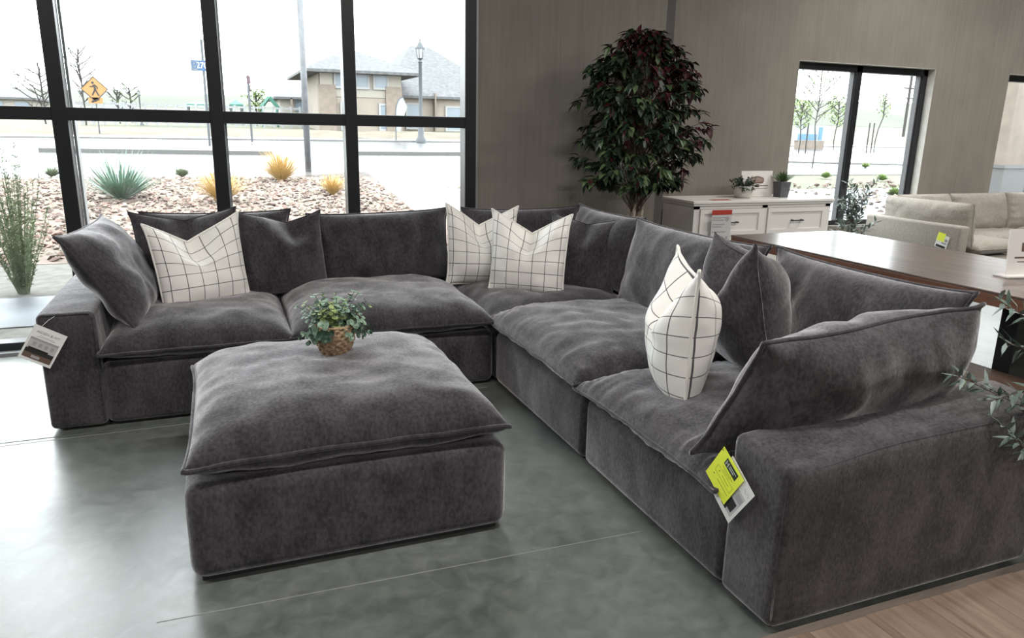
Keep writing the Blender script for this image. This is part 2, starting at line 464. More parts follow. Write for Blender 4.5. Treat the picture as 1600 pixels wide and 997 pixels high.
def text_mesh(name, txt, size, mat, parent, mtx, extrude=0.0004, align='CENTER', sx=1.0):
    cu = bpy.data.curves.new(name+'_curve', 'FONT'); cu.body = txt; cu.size = size
    cu.align_x = align; cu.align_y = 'CENTER'; cu.extrude = extrude
    to = bpy.data.objects.new(name+'_tmp', cu); C.objects.link(to)
    dg = bpy.context.evaluated_depsgraph_get()
    me = bpy.data.meshes.new_from_object(to.evaluated_get(dg))
    bpy.data.objects.remove(to)
    for v in me.vertices: v.co.x *= sx
    me.transform(mtx)
    me.materials.clear(); me.materials.append(mat)
    o = bpy.data.objects.new(name, me); link(o, parent)
    return o

def sstep(x):
    x = max(0.0, min(1.0, x)); return x*x*(3-2*x)
def n1(x, y=0.0, z=0.0): return noise.noise(Vector((x, y, z)))

def cushion_geo(W, D, Tt, Tb, p=3.0, q=0.55, ear=0.03, pull=0.03, seed=0, lump=0.010, pucker=0.005,
                chop=0.0, chop_u=0.0, n=44, upright=False, freq=13.0, seamwave=0.006, fold=0.0, skew=0.0, twist=0.0, taper=0.0):
    """two crowned faces meeting in one seam; returns builder and seam path"""
    mb = MB(); seam = {}
    ts = [math.sin(PI/2*(-1+2*i/n))*0.55 + 0.45*(-1+2*i/n) for i in range(n+1)]
    def pos(u, v, side):
        h = (max(0, 1-abs(u)**p)*max(0, 1-abs(v)**p))**q
        x = W/2*u*(1-pull*(1-v*v)*u*u)*(1+ear*(abs(u*v))**7)
        y = D/2*v*(1-pull*(1-u*u)*v*v)*(1+ear*(abs(u*v))**7)
        du, dv = 1-abs(u), 1-abs(v)
        T = Tt if side > 0 else Tb
        s = sstep((v+0.35)/1.35)
        if chop:
            g = math.exp(-((u-chop_u)/0.24)**2)
            h *= 1 - 0.72*s*g
            y -= chop*s*(max(0.0, 1-abs(u-chop_u)/(1.0+abs(chop_u))))**1.15
            x *= 1 + 0.04*s
            push = chop*0.75*s*s*math.exp(-((u-chop_u)/0.5)**2)
            if side > 0:     # the struck front face folds lower than the rear rim
                g3 = math.exp(-((u-chop_u)/0.42)**2)
                y -= chop*0.55*math.sqrt(h)*s*g3
                push -= T*0.30*math.exp(-((v-0.30)/0.25)**2)*g3*h
        else: push = 0.0
        z = T*h
        k = seed*7.31
        z += lump*math.sqrt(h)*(n1(x*4+k, y*4, side*3.0)+0.5*n1(x*10+k, y*10, side*5.0))*2
        pk = 0.0
        for d_, t_, kk in ((du, v*D/2, 1 if u > 0 else 2), (dv, u*W/2, 3 if v > 0 else 4)):
            en = math.exp(-d_/0.16)*(1-math.exp(-d_/0.035))
            w = n1(t_*freq+k+kk*11.7, kk*3.1+side)
            pk += en*w*pucker*2.2
        z += pk
        if fold and side > 0:   # soft diagonal sit wrinkles
            z -= fold*h*max(0, n1(x*3+y*9+k, y*2, 9.0))*1.5
        z = z*side
        z += seamwave*n1(x*6+k, y*6, 2.2) + twist*u*v - push
        x += skew*v*D/2
        x *= 1 - taper*v
        if upright: return Vector((x, -z, y+D/2))
        return Vector((x, y, z))
    idx = {}
    uvs = []
    for side in (1, -1):
        for i in range(n+1):
            for j in range(n+1):
                edge = i in (0, n) or j in (0, n)
                if edge and side < 0: idx[(i, j, -1)] = idx[(i, j, 1)]; continue
                u, v = ts[i], ts[j]
                pt = pos(u, v, side)
                idx[(i, j, side)] = len(mb.v); mb.v.append(pt)
                uvs.append((u*W/2 + (0.5 if side < 0 else 0)*0.088, v*D/2))
                if edge: seam[(i, j)] = pt
    for side in (1, -1):
        for i in range(n):
            for j in range(n):
                q4 = [idx[(i, j, side)], idx[(i+1, j, side)], idx[(i+1, j+1, side)], idx[(i, j+1, side)]]
                mb.f.append(q4 if side > 0 else q4[::-1]); mb.mi.append(0)
    mb.uv = uvs
    path = [seam[(i, 0)] for i in range(n)] + [seam[(n, j)] for j in range(n)] + \
           [seam[(n-i, n)] for i in range(n)] + [seam[(0, n-j)] for j in range(n)]
    return mb, path

def cushion(name, W, D, Tt, Tb, mat, pipmat, parent, loc, rot, pr=0.008, pipname='piping', **kw):
    mb, path = cushion_geo(W, D, Tt, Tb, **kw)
    o = mb.build(name, mat, parent, smooth=True, loc=loc, rot=rot, recalc=False)
    pm = MB(); pm.tube(path, pr, 6, closed=True)
    pm.build(pipname, pipmat, o, smooth=True)
    return o

# ================================================================== ROOM
YW = 5.95      # window wall inner plane
YR = 7.05      # recessed wall on the right
ZC = 4.8
b = MB(); b.box(-9, 17, -9, 5.9, -0.1, 0); b.box(3.8, 17, 5.9, YR+.25, -0.1, 0); b.box(-9, 3.8, 5.9, 6.2, -0.1, -0.0)
structure(b.build('floor', M['floor']))
b = MB(); b.box(-9, 17, -9, YR+.5, ZC, ZC+0.2)
structure(b.build('ceiling', M['ceil']))
# window wall (glazing from x=-5.9 to 1.99), then plaster to x=3.8
b = MB()
b.box(1.995, 3.8, YW, YW+.28, 0, ZC); b.box(-9, -5.92, YW, YW+.28, 0, ZC); b.box(-5.92, 1.995, YW, YW+.28, 3.75, ZC)
structure(b.build('wall_front', M['wall']))
b = MB(); b.box(3.55, 3.8, YW+.28, YR+.25, 0, ZC)
structure(b.build('wall_return', M['wall']))
b = MB(); b.box(3.802, 3.885, YW+.0, YW+.14, 0, ZC)
structure(b.build('trim_1', M['column']))
# recessed wall with two openings
openings = [(6.32, 8.49), (9.84, 12.05)]
ZS, ZH = 0.50, 2.43
b = MB()
b.box(3.8, 6.32, YR, YR+.25, 0, ZC); b.box(8.49, 9.84, YR, YR+.25, 0, ZC); b.box(12.05, 17, YR, YR+.25, 0, ZC)
for x0, x1 in openings:
    b.box(x0, x1, YR, YR+.25, 0, ZS); b.box(x0, x1, YR, YR+.25, ZH, ZC)
structure(b.build('wall_recess', M['wall']))
for i, (x0, x1, y0, y1, nm) in enumerate([(-9.2, -9, -9, 6.2, 'wall_left'), (17, 17.2, -9, 7.3, 'wall_right'), (-9.2, 17.2, -9.2, -9, 'wall_back')]):
    b = MB(); b.box(x0, x1, y0, y1, 0, ZC); structure(b.build(nm, M['inner']))
b = MB()
b.box(1.985, 2.035, YW-.015, YW+.0, 0, 3.8)
structure(b.build('trim_2', M['alu']))

# large storefront window
w1 = thing('window_1', '', '', (0, YW, 0), kind='structure')
xs = [-5.86, -4.9, -3.93, -2.955, -1.965, -0.965, 0.024, 0.988, 1.955]
for x in xs:
    b = MB(); b.rbox(x-.048, x+.048, -.07, .07, 0.0, 3.75, .006, 2); b.build('mullion', M['frame'], w1)
for x in xs[:-1]:
    b = MB(); b.box(x+.049, x+.066, .07, .18, .02, 3.75); b.build('outer_mullion', M['alu'], w1)
for z0, z1, nm in ((0.005, 0.075, 'sill'), (1.60, 1.687, 'transom'), (3.12, 3.20, 'transom'), (3.68, 3.75, 'head_frame')):
    b = MB()
    b.rbox(xs[0]-.04, xs[-1]+.04, -.065, .065, z0, z1, .005, 2)
    b.build(nm, M['frame'], w1)
b = MB(); b.box(xs[0], xs[-1], -.14, -.07, 0.0, .022); b.build('sill_flashing', M['alu'], w1)
for i in range(len(xs)-1):
    for z0, z1 in ((.07, 1.60), (1.687, 3.12), (3.2, 3.68)):
        b = MB(); b.box(xs[i]+.04, xs[i+1]-.04, .018, .024, z0, z1)
        b.build('pane', M['glass'], w1)

def small_window(name, x0, x1):
    w = thing(name, '', '', ((x0+x1)/2, YR, 0), kind='structure')
    h = (x1-x0)/2; y0, y1 = .10, .20
    for a, c in ((-h, -h+.07), (h-.085, h)):
        b = MB(); b.rbox(a, c, y0, y1, ZS, ZH, .006, 2); b.build('side_frame', M['frame'], w)
    b = MB(); b.rbox(-.05-.06, .05-.06, y0, y1, ZS, ZH, .006, 2); b.build('mullion', M['frame'], w)
    b = MB(); b.box(-.125, -.112, y0+.02, y1-.01, ZS, ZH); b.box(h-.11, h-.088, y0+.02, y1-.01, ZS, ZH)
    b.build('frame_lining', plain('dark_grey_lining', (.07, .07, .075), .5), w)
    b = MB(); b.box(h-.006, h+.0, -.001, .10, ZS, ZH); b.build('jamb_lining', M['reveal'], w)
    b = MB(); b.box(-h, h, -.001, .10, ZH-.006, ZH); b.build('jamb_lining', M['reveal'], w)
    b = MB(); b.rbox(-h, h, y0, y1, ZH-.085, ZH, .006, 2); b.build('head_frame', M['frame'], w)
    b = MB(); b.rbox(-h, h, y0-.03, y1, ZS, ZS+.06, .006, 2); b.build('sill', M['frame'], w)
    for a, c in ((-h+.06, -.1), (-.01, h-.07)):
        b = MB(); b.box(a, c,   .15, .155, ZS+.05, ZH-.08); b.build('pane', M['glass'], w)
small_window('window_2', *openings[0]); small_window('window_3', *openings[1])

# saw-cut joints in the slab
def strip(name, x0, y0, x1, y1, w, mat, z=0.0012):
    d = Vector((x1-x0, y1-y0, 0)).normalized(); s = Vector((-d.y, d.x, 0))*w/2
    a, c = Vector((x0, y0, z)), Vector((x1, y1, z))
    mb = MB(); lo = Vector((0, 0, -.003))
    mb.add([a-s+lo, c-s+lo, c+s+lo, a+s+lo, a-s, c-s, c+s, a+s], [(0,3,2,1),(4,5,6,7),(0,1,5,4),(1,2,6,5),(2,3,7,6),(3,0,4,7)])
    o = mb.build(name, mat); return structure(o)
strip('floor_joint', -6, 4.12, 1.5, 4.17, .008, M['jointd'])
strip('floor_joint', -6, 4.02, 1.5, 4.16, .003, M['joint'])
strip('floor_joint', -.3, 2.36, 1.52, 2.31, .003, M['joint'])

# long ceiling troffers, unseen, added to fill the interior with light
for (x, y) in [(-3, 1.5), (1.5, 1.5), (6, 1.5), (10.5, 1.5), (-3, -3.5), (1.5, -3.5), (6, -3.5), (10.5, -3.5), (7.5, 5.0), (12, 5.0)]:
    t = thing('ceiling_fill_light', 'unseen linear fill light added above the showroom floor', 'fill light', (x, y, ZC-.45), group='added fill lights')
    b = MB(); b.rbox(-.9, .9, -.12, .12, .0, .08, .01, 2); b.build('housing', M['white'], t)
    b = MB(); b.box(-.86, .86, -.09, .09, -.012, -.001); b.build('diffuser', emis('fill_diffuser', (1, .97, .92), 4.0), t)
    for sx in (-.7, .7):
        b = MB(); b.tube([(sx, 0, .07), (sx, 0, .45)], .004, 5); b.build('hanging_wire', M['alu'], t)
    L = bpy.data.lights.new('fill_light', 'AREA'); L.shape = 'RECTANGLE'; L.size = 1.7; L.size_y = .17
    L.energy = FILL_W; L.color = (1, .96, .91)
    lo = bpy.data.objects.new('fill_light', L); link(lo, t); lo.location = (0, 0, -.02)

# ================================================================== SECTIONAL SOFA
V = M['velvet']
def feet(root, x0, x1, y0, y1):
    for x in (x0+.09, x1-.09):
        for y in (y0+.09, y1-.09):
            b = MB(); b.box(x-.035, x+.035, y-.035, y+.035, 0, .034); b.build('foot', M['black'], root)

def base_part(root, x0, x1, y0, y1, z1=.355, r=.045, name='base'):
    b = MB(); b.box(x0+.035, x1-.03, y0+.04, y1-.03, .004, .06); b.build('under_block', M['black'], root)  # recessed black box added as the dark shade gap under the base
    b = MB(); b.rbox(x0, x1, y0, y1, .014, z1, r, 4)
    return b.build(name, V, root, smooth=True)

def seam_line(root, pts, r=.004):
    b = MB(); b.tube(pts, r, 6); return b.build('seam_welt', M['piping'], root, smooth=True)

def mod(label, x0, x1, y0, y1):
    t = thing('sofa_module', label, 'sofa', (x0, y0, 0), group=None)
    return t
def W2L(root, p): return Vector(p) - root.location

YF, YB = 4.21, 5.47        # left run: front and back planes
XF, XB = 1.57, 2.82        # right run: front and back planes

# --- left arm module
m1 = mod('left end of the charcoal sectional, with armrest and hanging picture tag', -.92, .325, YF, YB)
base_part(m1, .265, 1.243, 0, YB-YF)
b = MB(); b.rbox(0, .27, 0, YB-YF, .014, .642, .03, 4, cuts=3); b.build('armrest', V, m1, smooth=True)
b = MB(); b.box(.035, .27, .04, 1.2, .004, .06); b.build('under_block', M['black'], m1)  # black box standing in for the shade beneath the left armrest
b = MB(); b.rbox(.26, 1.243, 1.06, 1.26, .05, .66, .04, 4); b.build('backrest', V, m1, smooth=True)
feet(m1, 0, 1.24, 0, 1.26)
seam_line(m1, [(.262, -.001, .05), (.262, -.001, .35), (.262, -.003, .61), (.24, 0, .637), (.03, 0, .64)], .003)
cushion('seat_cushion', .985, 1.10, .15, .085, V, M['piping'], m1, W2L(m1, (-.155, 4.72, .415)), (0, 0, 0),
        p=4.2, q=.5, ear=.015, pull=.02, seed=1, pucker=.006, lump=.009)
cushion('back_cushion', .90, .53, .13, .13, V, M['piping'], m1, W2L(m1, (-.022, 5.184, .505)), (R(-9), 0, 0),
        p=3.0, q=.5, ear=.04, pull=.04, seed=2, upright=True)
cushion('side_cushion', .96, .60, .14, .12, V, M['piping'], m1, W2L(m1, (-.435, 4.79, .50)), (R(-32), 0, R(85)),
        p=2.8, q=.52, ear=.05, pull=.04, seed=3, upright=True, lump=.014, n=50)

# --- armless module
m2 = mod('middle seat of the charcoal sectional in front of the big window', .33, 1.565, YF, YB)
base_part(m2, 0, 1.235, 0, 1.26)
b = MB(); b.rbox(0, 1.235, 1.06, 1.26, .05, .66, .04, 4); b.build('backrest', V, m2, smooth=True)
feet(m2, 0, 1.235, 0, 1.26)
cushion('seat_cushion', 1.225, 1.12, .165, .085, V, M['piping'], m2, W2L(m2, (.935, 4.72, .425)), (0, 0, 0),
        p=4.0, q=.5, ear=.015, pull=.02, seed=4, pucker=.005, lump=.008)
cushion('back_cushion', 1.0, .50, .13, .12, V, M['piping'], m2, W2L(m2, (1.085, 5.225, .505)), (R(-9), R(-1), R(3)),
        p=2.8, q=.55, ear=.05, pull=.03, seed=5, upright=True)

# --- corner module
m3 = mod('corner seat of the charcoal sectional behind two checked pillows', 1.57, XB, 4.225, YB)
base_part(m3, 0, 1.25, 0, 1.245)
b = MB(); b.rbox(0, 1.25, 1.045, 1.245, .05, .66, .04, 4); b.rbox(1.05, 1.25, 0, 1.245, .05, .66, .04, 4); b.build('backrest', V, m3, smooth=True)
feet(m3, 0, 1.25, 0, 1.245)
cushion('seat_cushion', 1.06, 1.06, .12, .07, V, M['piping'], m3, W2L(m3, (2.10, 4.76, .415)), (0, 0, 0),
        p=4.0, q=.5, ear=.01, pull=.02, seed=6)
cushion('back_cushion', .94, .52, .12, .12, V, M['piping'], m3, W2L(m3, (2.173, 5.177, .495)), (R(-9), 0, 0),
        p=2.8, q=.55, ear=.06, pull=.04, seed=7, upright=True)
cushion('back_cushion', .92, .53, .13, .12, V, M['piping'], m3, W2L(m3, (2.55, 4.705, .505)), (R(-9), 0, R(-90)),
        p=2.8, q=.55, ear=.05, pull=.04, seed=8, upright=True)

# --- right run, armless
m4 = mod('seat of the charcoal sectional between the corner and the right end', XF, XB, 2.965, 4.22)
base_part(m4, 0, 1.25, 0, 1.25)
b = MB(); b.rbox(1.05, 1.25, 0, 1.25, .05, .66, .04, 4); b.build('backrest', V, m4, smooth=True)
feet(m4, 0, 1.25, 0, 1.25)
cushion('seat_cushion', 1.10, 1.30, .15, .085, V, M['piping'], m4, W2L(m4, (2.08, 3.635, .41)), (0, 0, 0),
        p=4.2, q=.5, ear=.012, pull=.02, seed=9, pucker=.014, freq=30, lump=.009, n=56, fold=.006)
cushion('back_cushion', 1.22, .555, .14, .12, V, M['piping'], m4, W2L(m4, (2.465, 3.598, .49)), (R(-13), 0, R(-89)),
        p=2.8, q=.55, ear=.05, pull=.04, seed=10, upright=True, lump=.014)

# --- right arm module
m5 = mod('right end of the charcoal sectional, wide armrest with a yellow tag', XF, XB, 1.60, 2.955)
base_part(m5, 0, 1.25, .26, 1.355)
def armfn(c):
    if c.z > .3:
        k = (c.z-.3)/.35
        x = c.x
        c.z += k*(-.055 + .04*sstep(x/.5) + .02*sstep(x/1.2)) + k*.03*sstep(c.y/.2)
    if c.x < .4: c.x += .0
    return c
b = MB(); b.rbox(0, 1.25, 0, .275, .014, .64, .035, 5, cuts=7, fn=armfn); b.build('armrest', V, m5, smooth=True)
b = MB(); b.box(.04, 1.2, .035, .27, .004, .06); b.build('under_block', M['black'], m5)  # shade below the right armrest, modelled as a black box
b = MB(); b.rbox(1.05, 1.25, .26, 1.355, .05, .64, .04, 4); b.build('backrest', V, m5, smooth=True)
feet(m5, 0, 1.25, 0, 1.355)
def arm_top(x): return .64 - .055 + .04*sstep(x/.5) + .02*sstep(x/1.2) - .012
seam_line(m5, [(.012, .012, .05), (.010, .010, .3), (.012, .011, .55), (.03, .008, arm_top(0)-.004)] +
              [(x, .008, arm_top(x)-.002) for x in (.06, .2, .35, .5, .7, .9, 1.1, 1.2)], .0035)
seam_line(m5, [(.03, .008, arm_top(0)-.004), (.014, .06, arm_top(0)-.01), (.012, .15, arm_top(0)+.008), (.016, .22, arm_top(0)+.008), (.03, .262, arm_top(0)-.02)], .0035)
cushion('seat_cushion', 1.10, 1.10, .125, .08, V, M['piping'], m5, W2L(m5, (2.08, 2.435, .395)), (0, 0, 0),
        p=4.2, q=.5, ear=.012, pull=.02, seed=11, pucker=.014, freq=30, n=56)
cushion('back_cushion', 1.09, .545, .14, .12, V, M['piping'], m5, W2L(m5, (2.515, 2.40, .495)), (R(-10), 0, R(-93)),
        p=2.8, q=.55, ear=.05, pull=.05, seed=12, upright=True, lump=.016)
cushion('side_cushion', 1.12, .47, .135, .18, V, M['piping'], m5, W2L(m5, (2.15, 2.01, .53)), (R(-22), R(3.5), R(180)),
        p=2.8, q=.52, ear=.03, pull=.03, seed=13, upright=True, lump=.016, n=60, pr=.009, seamwave=.016, taper=.12, freq=9, pucker=.008)

# --- ottoman
ot = thing('ottoman', 'large square charcoal ottoman with a thick pillow top, holding the basket plant', 'ottoman', (.40, 3.11, 0))
b = MB(); b.box(-.56, .565, -.56, .55, .004, .06); b.build('under_block', M['black'], ot)  # black box that darkens the gap under the ottoman like shade
b = MB(); b.rbox(-.595, .605, -.595, .595, .014, .385, .055, 5); b.build('base', V, ot, smooth=True)
feet(ot, -.59, .59, -.59, .59)
cushion('pillow_top', 1.17, 1.17, .163, .105, V, M['piping'], ot, (.01, 0, .455), (0, 0, 0),
        p=4.6, q=.46, ear=.02, pull=.02, seed=14, pucker=.007, freq=9, n=60, lump=.008, pr=.010, seamwave=.008)

# ================================================================== THROW PILLOWS
def pillow(label, kind, W, H, T, loc, lean, yaw, roll=0, chop=.12, seed=0, cu=0.0, group=None, **kw):
    t = thing('throw_pillow', label, 'pillow', loc, 0, group)
    mat, pm = (M['check'], M['linen']) if kind == 'check' else (M['velvet'], M['piping'])
    a = dict(p=2.8, q=.56, ear=.07, pull=.005, lump=.010, pucker=.007, n=60)
    a.update(kw)
    mb, path = cushion_geo(W, H, T/2, T/2, chop=chop, chop_u=cu, seed=seed, upright=True, **a)
    o = mb.build('cover', mat, t, smooth=True, recalc=False, rot=(R(lean), R(roll), R(yaw)))
    b = MB(); b.tube(path, .0075 if kind == 'check' else .005, 6, closed=True)
    b.build('seam_edge', pm, o, smooth=True)
    return t
pillow('white checked throw pillow with a folded-over corner, at the left end of the sofa', 'check', .52, .55, .23, (-.108, 4.792, .487), -12.3, 20.8, -2.2, .125, 21, cu=-.08)
pillow('charcoal throw pillow behind the leftmost white checked pillow', 'grey', .57, .558, .19, (-.197, 5.015, .502), -12.1, 6.5, -1.2, .05, 22)
pillow('charcoal throw pillow with one raised corner, right of the leftmost checked pillow', 'grey', .54, .545, .20, (.397, 5.02, .51), -13, 17.8, -.3, .075, 23, cu=.25)
pillow('white checked throw pillow partly hidden, rear one of the corner pair', 'check', .49, .555, .22, (1.742, 4.99, .495), -8.4, -5.9, 2.9, .13, 24)
pillow('white checked throw pillow in full view, front one of the corner pair', 'check', .51, .555, .24, (1.938, 4.603, .486), -12.5, -30.7, 1.7, .125, 25)
pillow('charcoal throw pillow at the corner, right of the two checked pillows', 'grey', .50, .538, .18, (2.325, 4.566, .474), -13.2, -47.3, .7, .04, 26)
pillow('white checked throw pillow seen edge-on on the right run of the sofa', 'check', .54, .62, .30, (1.87, 2.65, .435), -.5, -116, .6, .13, 27, q=.72)
pillow('charcoal throw pillow with two peaked corners behind the edge-on checked pillow', 'grey', .55, .616, .40, (2.39, 2.77, .498), 13, -110.5, -2.8, .14, 28)

# ================================================================== HANG TAGS
def panel(mb, x0, x1, y0, y1, z, mi=0, t=.0006, ang=0):
    if ang:
        cx, cy = (x0+x1)/2, (y0+y1)/2
        mt = Matrix.Translation((cx, cy, z)) @ Matrix.Rotation(ang, 4, 'Z')
        mb.box(-(x1-x0)/2, (x1-x0)/2, -(y1-y0)/2, (y1-y0)/2, 0, t, mi, mt)
    else: mb.box(x0, x1, y0, y1, z, z+t, mi)
def frame_mtx(o, xa, ya):
    xa = Vector(xa).normalized(); ya = Vector(ya); ya = (ya - xa*ya.dot(xa)).normalized(); za = xa.cross(ya)
    mm = Matrix((xa, ya, za)).transposed().to_4x4(); mm.translation = Vector(o); return mm
# picture tag on the left arm
o0 = on_y(58, 508, 4.19); 
tr_ = on_y(103, 526, 4.19); bl_ = on_y(30, 557, 4.19); ctr = (tr_+bl_)/2
tg = thing('hang_tag', 'white picture tag hanging on the left armrest, printed with a sofa photo', 'tag')
mtx = frame_mtx(ctr, tr_-o0, o0-bl_)
w_, h_ = (tr_-o0).length, (bl_-o0).length
w_ = max(w_, .155); h_ = max(h_, .19)
tg.matrix_world = mtx
b = MB(); b.box(-w_/2, w_/2, -h_/2, h_/2, -.001, 0); b.build('card', M['paper'], tg)
text_mesh('card_title', 'AIDEN & IVY', .019, M['greyink'], tg, Matrix.Translation((0, h_*.34, .0008)), sx=1.05)
b = MB()
for k, (wd, yy) in enumerate(((.07, .235), (.09, .2))): panel(b, -wd/2, wd/2, h_*yy, h_*yy+.002, 0)
b.build('card_print', M['greyink'], tg)
b = MB(); px0, px1, py0, py1 = -w_*.43, w_*.43, -h_*.42, h_*.16
panel(b, px0, px1, py0, py1, .0, 0)
panel(b, px0, px1, py1-.012, py1, .0008, 1)
panel(b, px0, px1, py0+.028, py0+.05, .0008, 2); panel(b, px0+.01, px1-.03, py0+.048, py0+.058, .0008, 2)
panel(b, px0, px1, py0, py0+.028, .0008, 3); panel(b, px0+.04, px0+.08, py0+.006, py0+.02, .0014, 1)
for k in range(4): panel(b, px0+.02+.028*k, px0+.036+.028*k, py1-.042, py1-.02, .0008, 1)
b.build('printed_picture', [plain('picture_grey', (.5, .48, .48), .7), M['greyink'], M['ink'], M['brown']], tg)
b = MB(); b.tube([(-w_*.3, h_*.5, 0), (-w_*.22, h_*.5+.04, -.004), (-w_*.12, h_*.5+.07, -.006)], .0012, 5); b.build('cord', M['paper'], tg)

# yellow + white tags on the right arm (front plane x = XF)
def on_x(px, py, X):
    d = ray(px, py); return CAMP + d*(X/d.x)
XT = XF-.03
def tagx(name, label, pTL, pTR, pBL, x):
    a, c_, d_ = on_x(*pTL, x), on_x(*pTR, x), on_x(*pBL, x)
    t = thing(name, label, 'tag'); c0 = (c_+d_)/2
    t.matrix_world = frame_mtx(c0, c_-a, a-d_)
    return t, (c_-a).length, (d_-a).length
# local x runs along the printed rows
t2, w_, h_ = tagx('hang_tag', 'white picture tag on the right armrest, under the yellow card', (1158, 728), (1179, 775), (1106, 757), XT)
b = MB(); b.box(-w_/2, w_/2, -h_/2, h_/2, -.001, 0); b.build('card', M['paper'], t2)
t2.matrix_world = frame_mtx((on_x(1179, 775, XT)+on_x(1106, 757, XT))/2, on_x(1138, 818, XT)-on_x(1106, 757, XT), on_x(1179, 775, XT)-on_x(1138, 818, XT))
bpy.data.objects.remove(t2.children[0]) if t2.children else None
pA, pB, pC = on_x(1107, 757, XT), on_x(1138, 818, XT), on_x(1179, 775, XT)
lx, ly = (pB-pA).length, (pC-pB).length
t2.matrix_world = frame_mtx((pA+pC)/2, pB-pA, pC-pB)
b = MB(); b.box(-lx/2, lx/2, -ly/2, ly/2, -.001, 0); b.build('card', M['paper'], t2)
b = MB(); panel(b, 0, lx*.42, -ly*.38, ly*.22, .0, 0); panel(b, lx*.12, lx*.36, -ly*.3, -ly*.05, .0008, 1)
panel(b, lx*.02, lx*.2, -ly*.38, -ly*.28, .0008, 1); panel(b, lx*.2, lx*.4, ly*.02, ly*.16, .0008, 2)
b.build('printed_picture', [M['paleink'], M['ink'], M['greyink']], t2)
b = MB(); b.tube([(lx*(.22+.03*k), ly*(.34+.035*math.sin(k*1.5)), .0008) for k in range(8)], .0009, 4); b.build('script_print', M['paleink'], t2)
XU = XT-.006
pA, pB, pC = on_x(1100, 731, XU), on_x(1128, 783, XU), on_x(1165, 757, XU)
lx, ly = (pB-pA).length, (pC-pB).length
t3 = thing('hang_tag', 'bright yellow information card hanging on the right armrest', 'tag')
t3.matrix_world = frame_mtx((pA+pC)/2, pB-pA, pC-pB)
b = MB(); b.box(-lx/2, lx/2, -ly/2, ly/2, -.001, 0); b.build('card', M['yellow'], t3)
b = MB(); panel(b, -lx*.22, lx*.32, ly*.22, ly*.42, 0); b.build('logo_block', M['dgreen'], t3)
b = MB(); panel(b, -lx*.18, -lx*.15, ly*.25, ly*.38, .0007); panel(b, -lx*.09, -lx*.06, ly*.25, ly*.38, .0007); panel(b, -lx*.18, -lx*.06, ly*.31, ly*.33, .0007)
panel(b, -lx*.02, lx*.28, ly*.34, ly*.36, .0007); panel(b, -lx*.02, lx*.2, ly*.28, ly*.31, .0007)
b.build('logo_mark', M['paleink'], t3)
b = MB()
for yy, xa, xb, th in ((.14, -.2, .3, .012), (.09, -.12, .2, .01), (-.06, -.05, .28, .012), (-.26, -.1, .42, .014), (-.26, -.3, -.25, .03), (-.06, -.2, -.16, .03)):
    panel(b, lx*xa, lx*xb, ly*yy, ly*(yy+th), 0)
b.build('small_print', M['ygreen'], t3)
b = MB()
for (xa, xb, ya, yb) in ((-.32, .42, .035, .042), (-.32, .42, -.15, -.143), (-.32, -.313, -.15, .042), (.413, .42, -.15, .042)):
    panel(b, lx*xa, lx*xb, ly*ya, ly*yb, 0)
b.build('printed_box', M['ygreen'], t3)
b = MB(); b.tube([(-lx*.45, ly*.4, 0), (-lx*.5, ly*.5, .01), (-lx*.45, ly*.62, .01)], .0012, 5); b.build('cord', M['black'], t3)

# ================================================================== BASKET PLANT ON THE OTTOMAN
bx, by, bz = .435, 3.23, .607
t = thing('potted_plant', 'small eucalyptus plant in a woven basket pot on the ottoman', 'plant', (bx, by, bz))
def weave(r, z, a):
    row = int(z/.0165); return r + .0055*math.sin(a*13 + (PI if row % 2 else 0)) + .0022*math.cos(z/.0165*2*PI)
b = MB()
prof = [(.055, 0)] + [(.060+.028*math.sin(min(1, k/22*1.15)*PI*.62), k*.132/22) for k in range(23)] + [(.070, .130), (.068, .10)]
b.lathe(prof, seg=60, fn=weave); b.build('basket', M['basket'], t, smooth=True)
b = MB(); b.tube([(.082*math.cos(a*PI/12), .082*math.sin(a*PI/12), .131) for a in range(24)], .007, 6, closed=True); b.build('basket_rim', M['basket'], t, smooth=True)
random.seed(5)
lv = MB(); st = MB()
for k in range(58):
    a = random.uniform(0, 2*PI); el = random.uniform(.05, 1.0)
    d = Vector((math.cos(a)*math.cos(el*1.35), math.sin(a)*math.cos(el*1.35), math.sin(el*1.35)*.95))
    L = random.uniform(.11, .185)*(1.0 if el > .4 else .85)
    p0 = Vector((0, 0, .11)); pts = []
    for i in range(7):
        s = i/6; pts.append(p0 + d*L*s + Vector((math.cos(a)*.03*s, math.sin(a)*.03*s, (-.05 if el < .3 else .0)*s*s)))
    st.tube(pts, .0016, 4)
    mi = random.choice([0, 0, 0, 1, 2]) if el > .25 else random.choice([0, 2, 2])
    for i in range(1, 7):
        r = .019*(1.15-.1*i)*random.uniform(.8, 1.2)
        ax = (pts[i]-pts[i-1]).normalized(); sd = ax.orthogonal().normalized(); sd = Matrix.Rotation(i*1.6+k, 3, ax) @ sd
        for sg in (1, -1):
            lv.disc_leaf(pts[i]+sd*sg*r*.9, (ax*1.2+sd*sg*-.4+Vector((random.uniform(-.4,.4), random.uniform(-.6,.1), .5))), r, mi)
    lv.disc_leaf(pts[-1]+d*.005, d+Vector((0, 0, .3)), .008, mi)
lv.build('foliage', [M['euc'], M['euc2'], M['euc3']], t, recalc=False); st.build('stems', M['euc3'], t)
b = MB(); b.box(-.006, .006, -.003, .003, 0, .035)
b.build('price_sticker', M['paper'], t, loc=(-.035, -.083, .088), rot=(0, R(8), R(-20)))

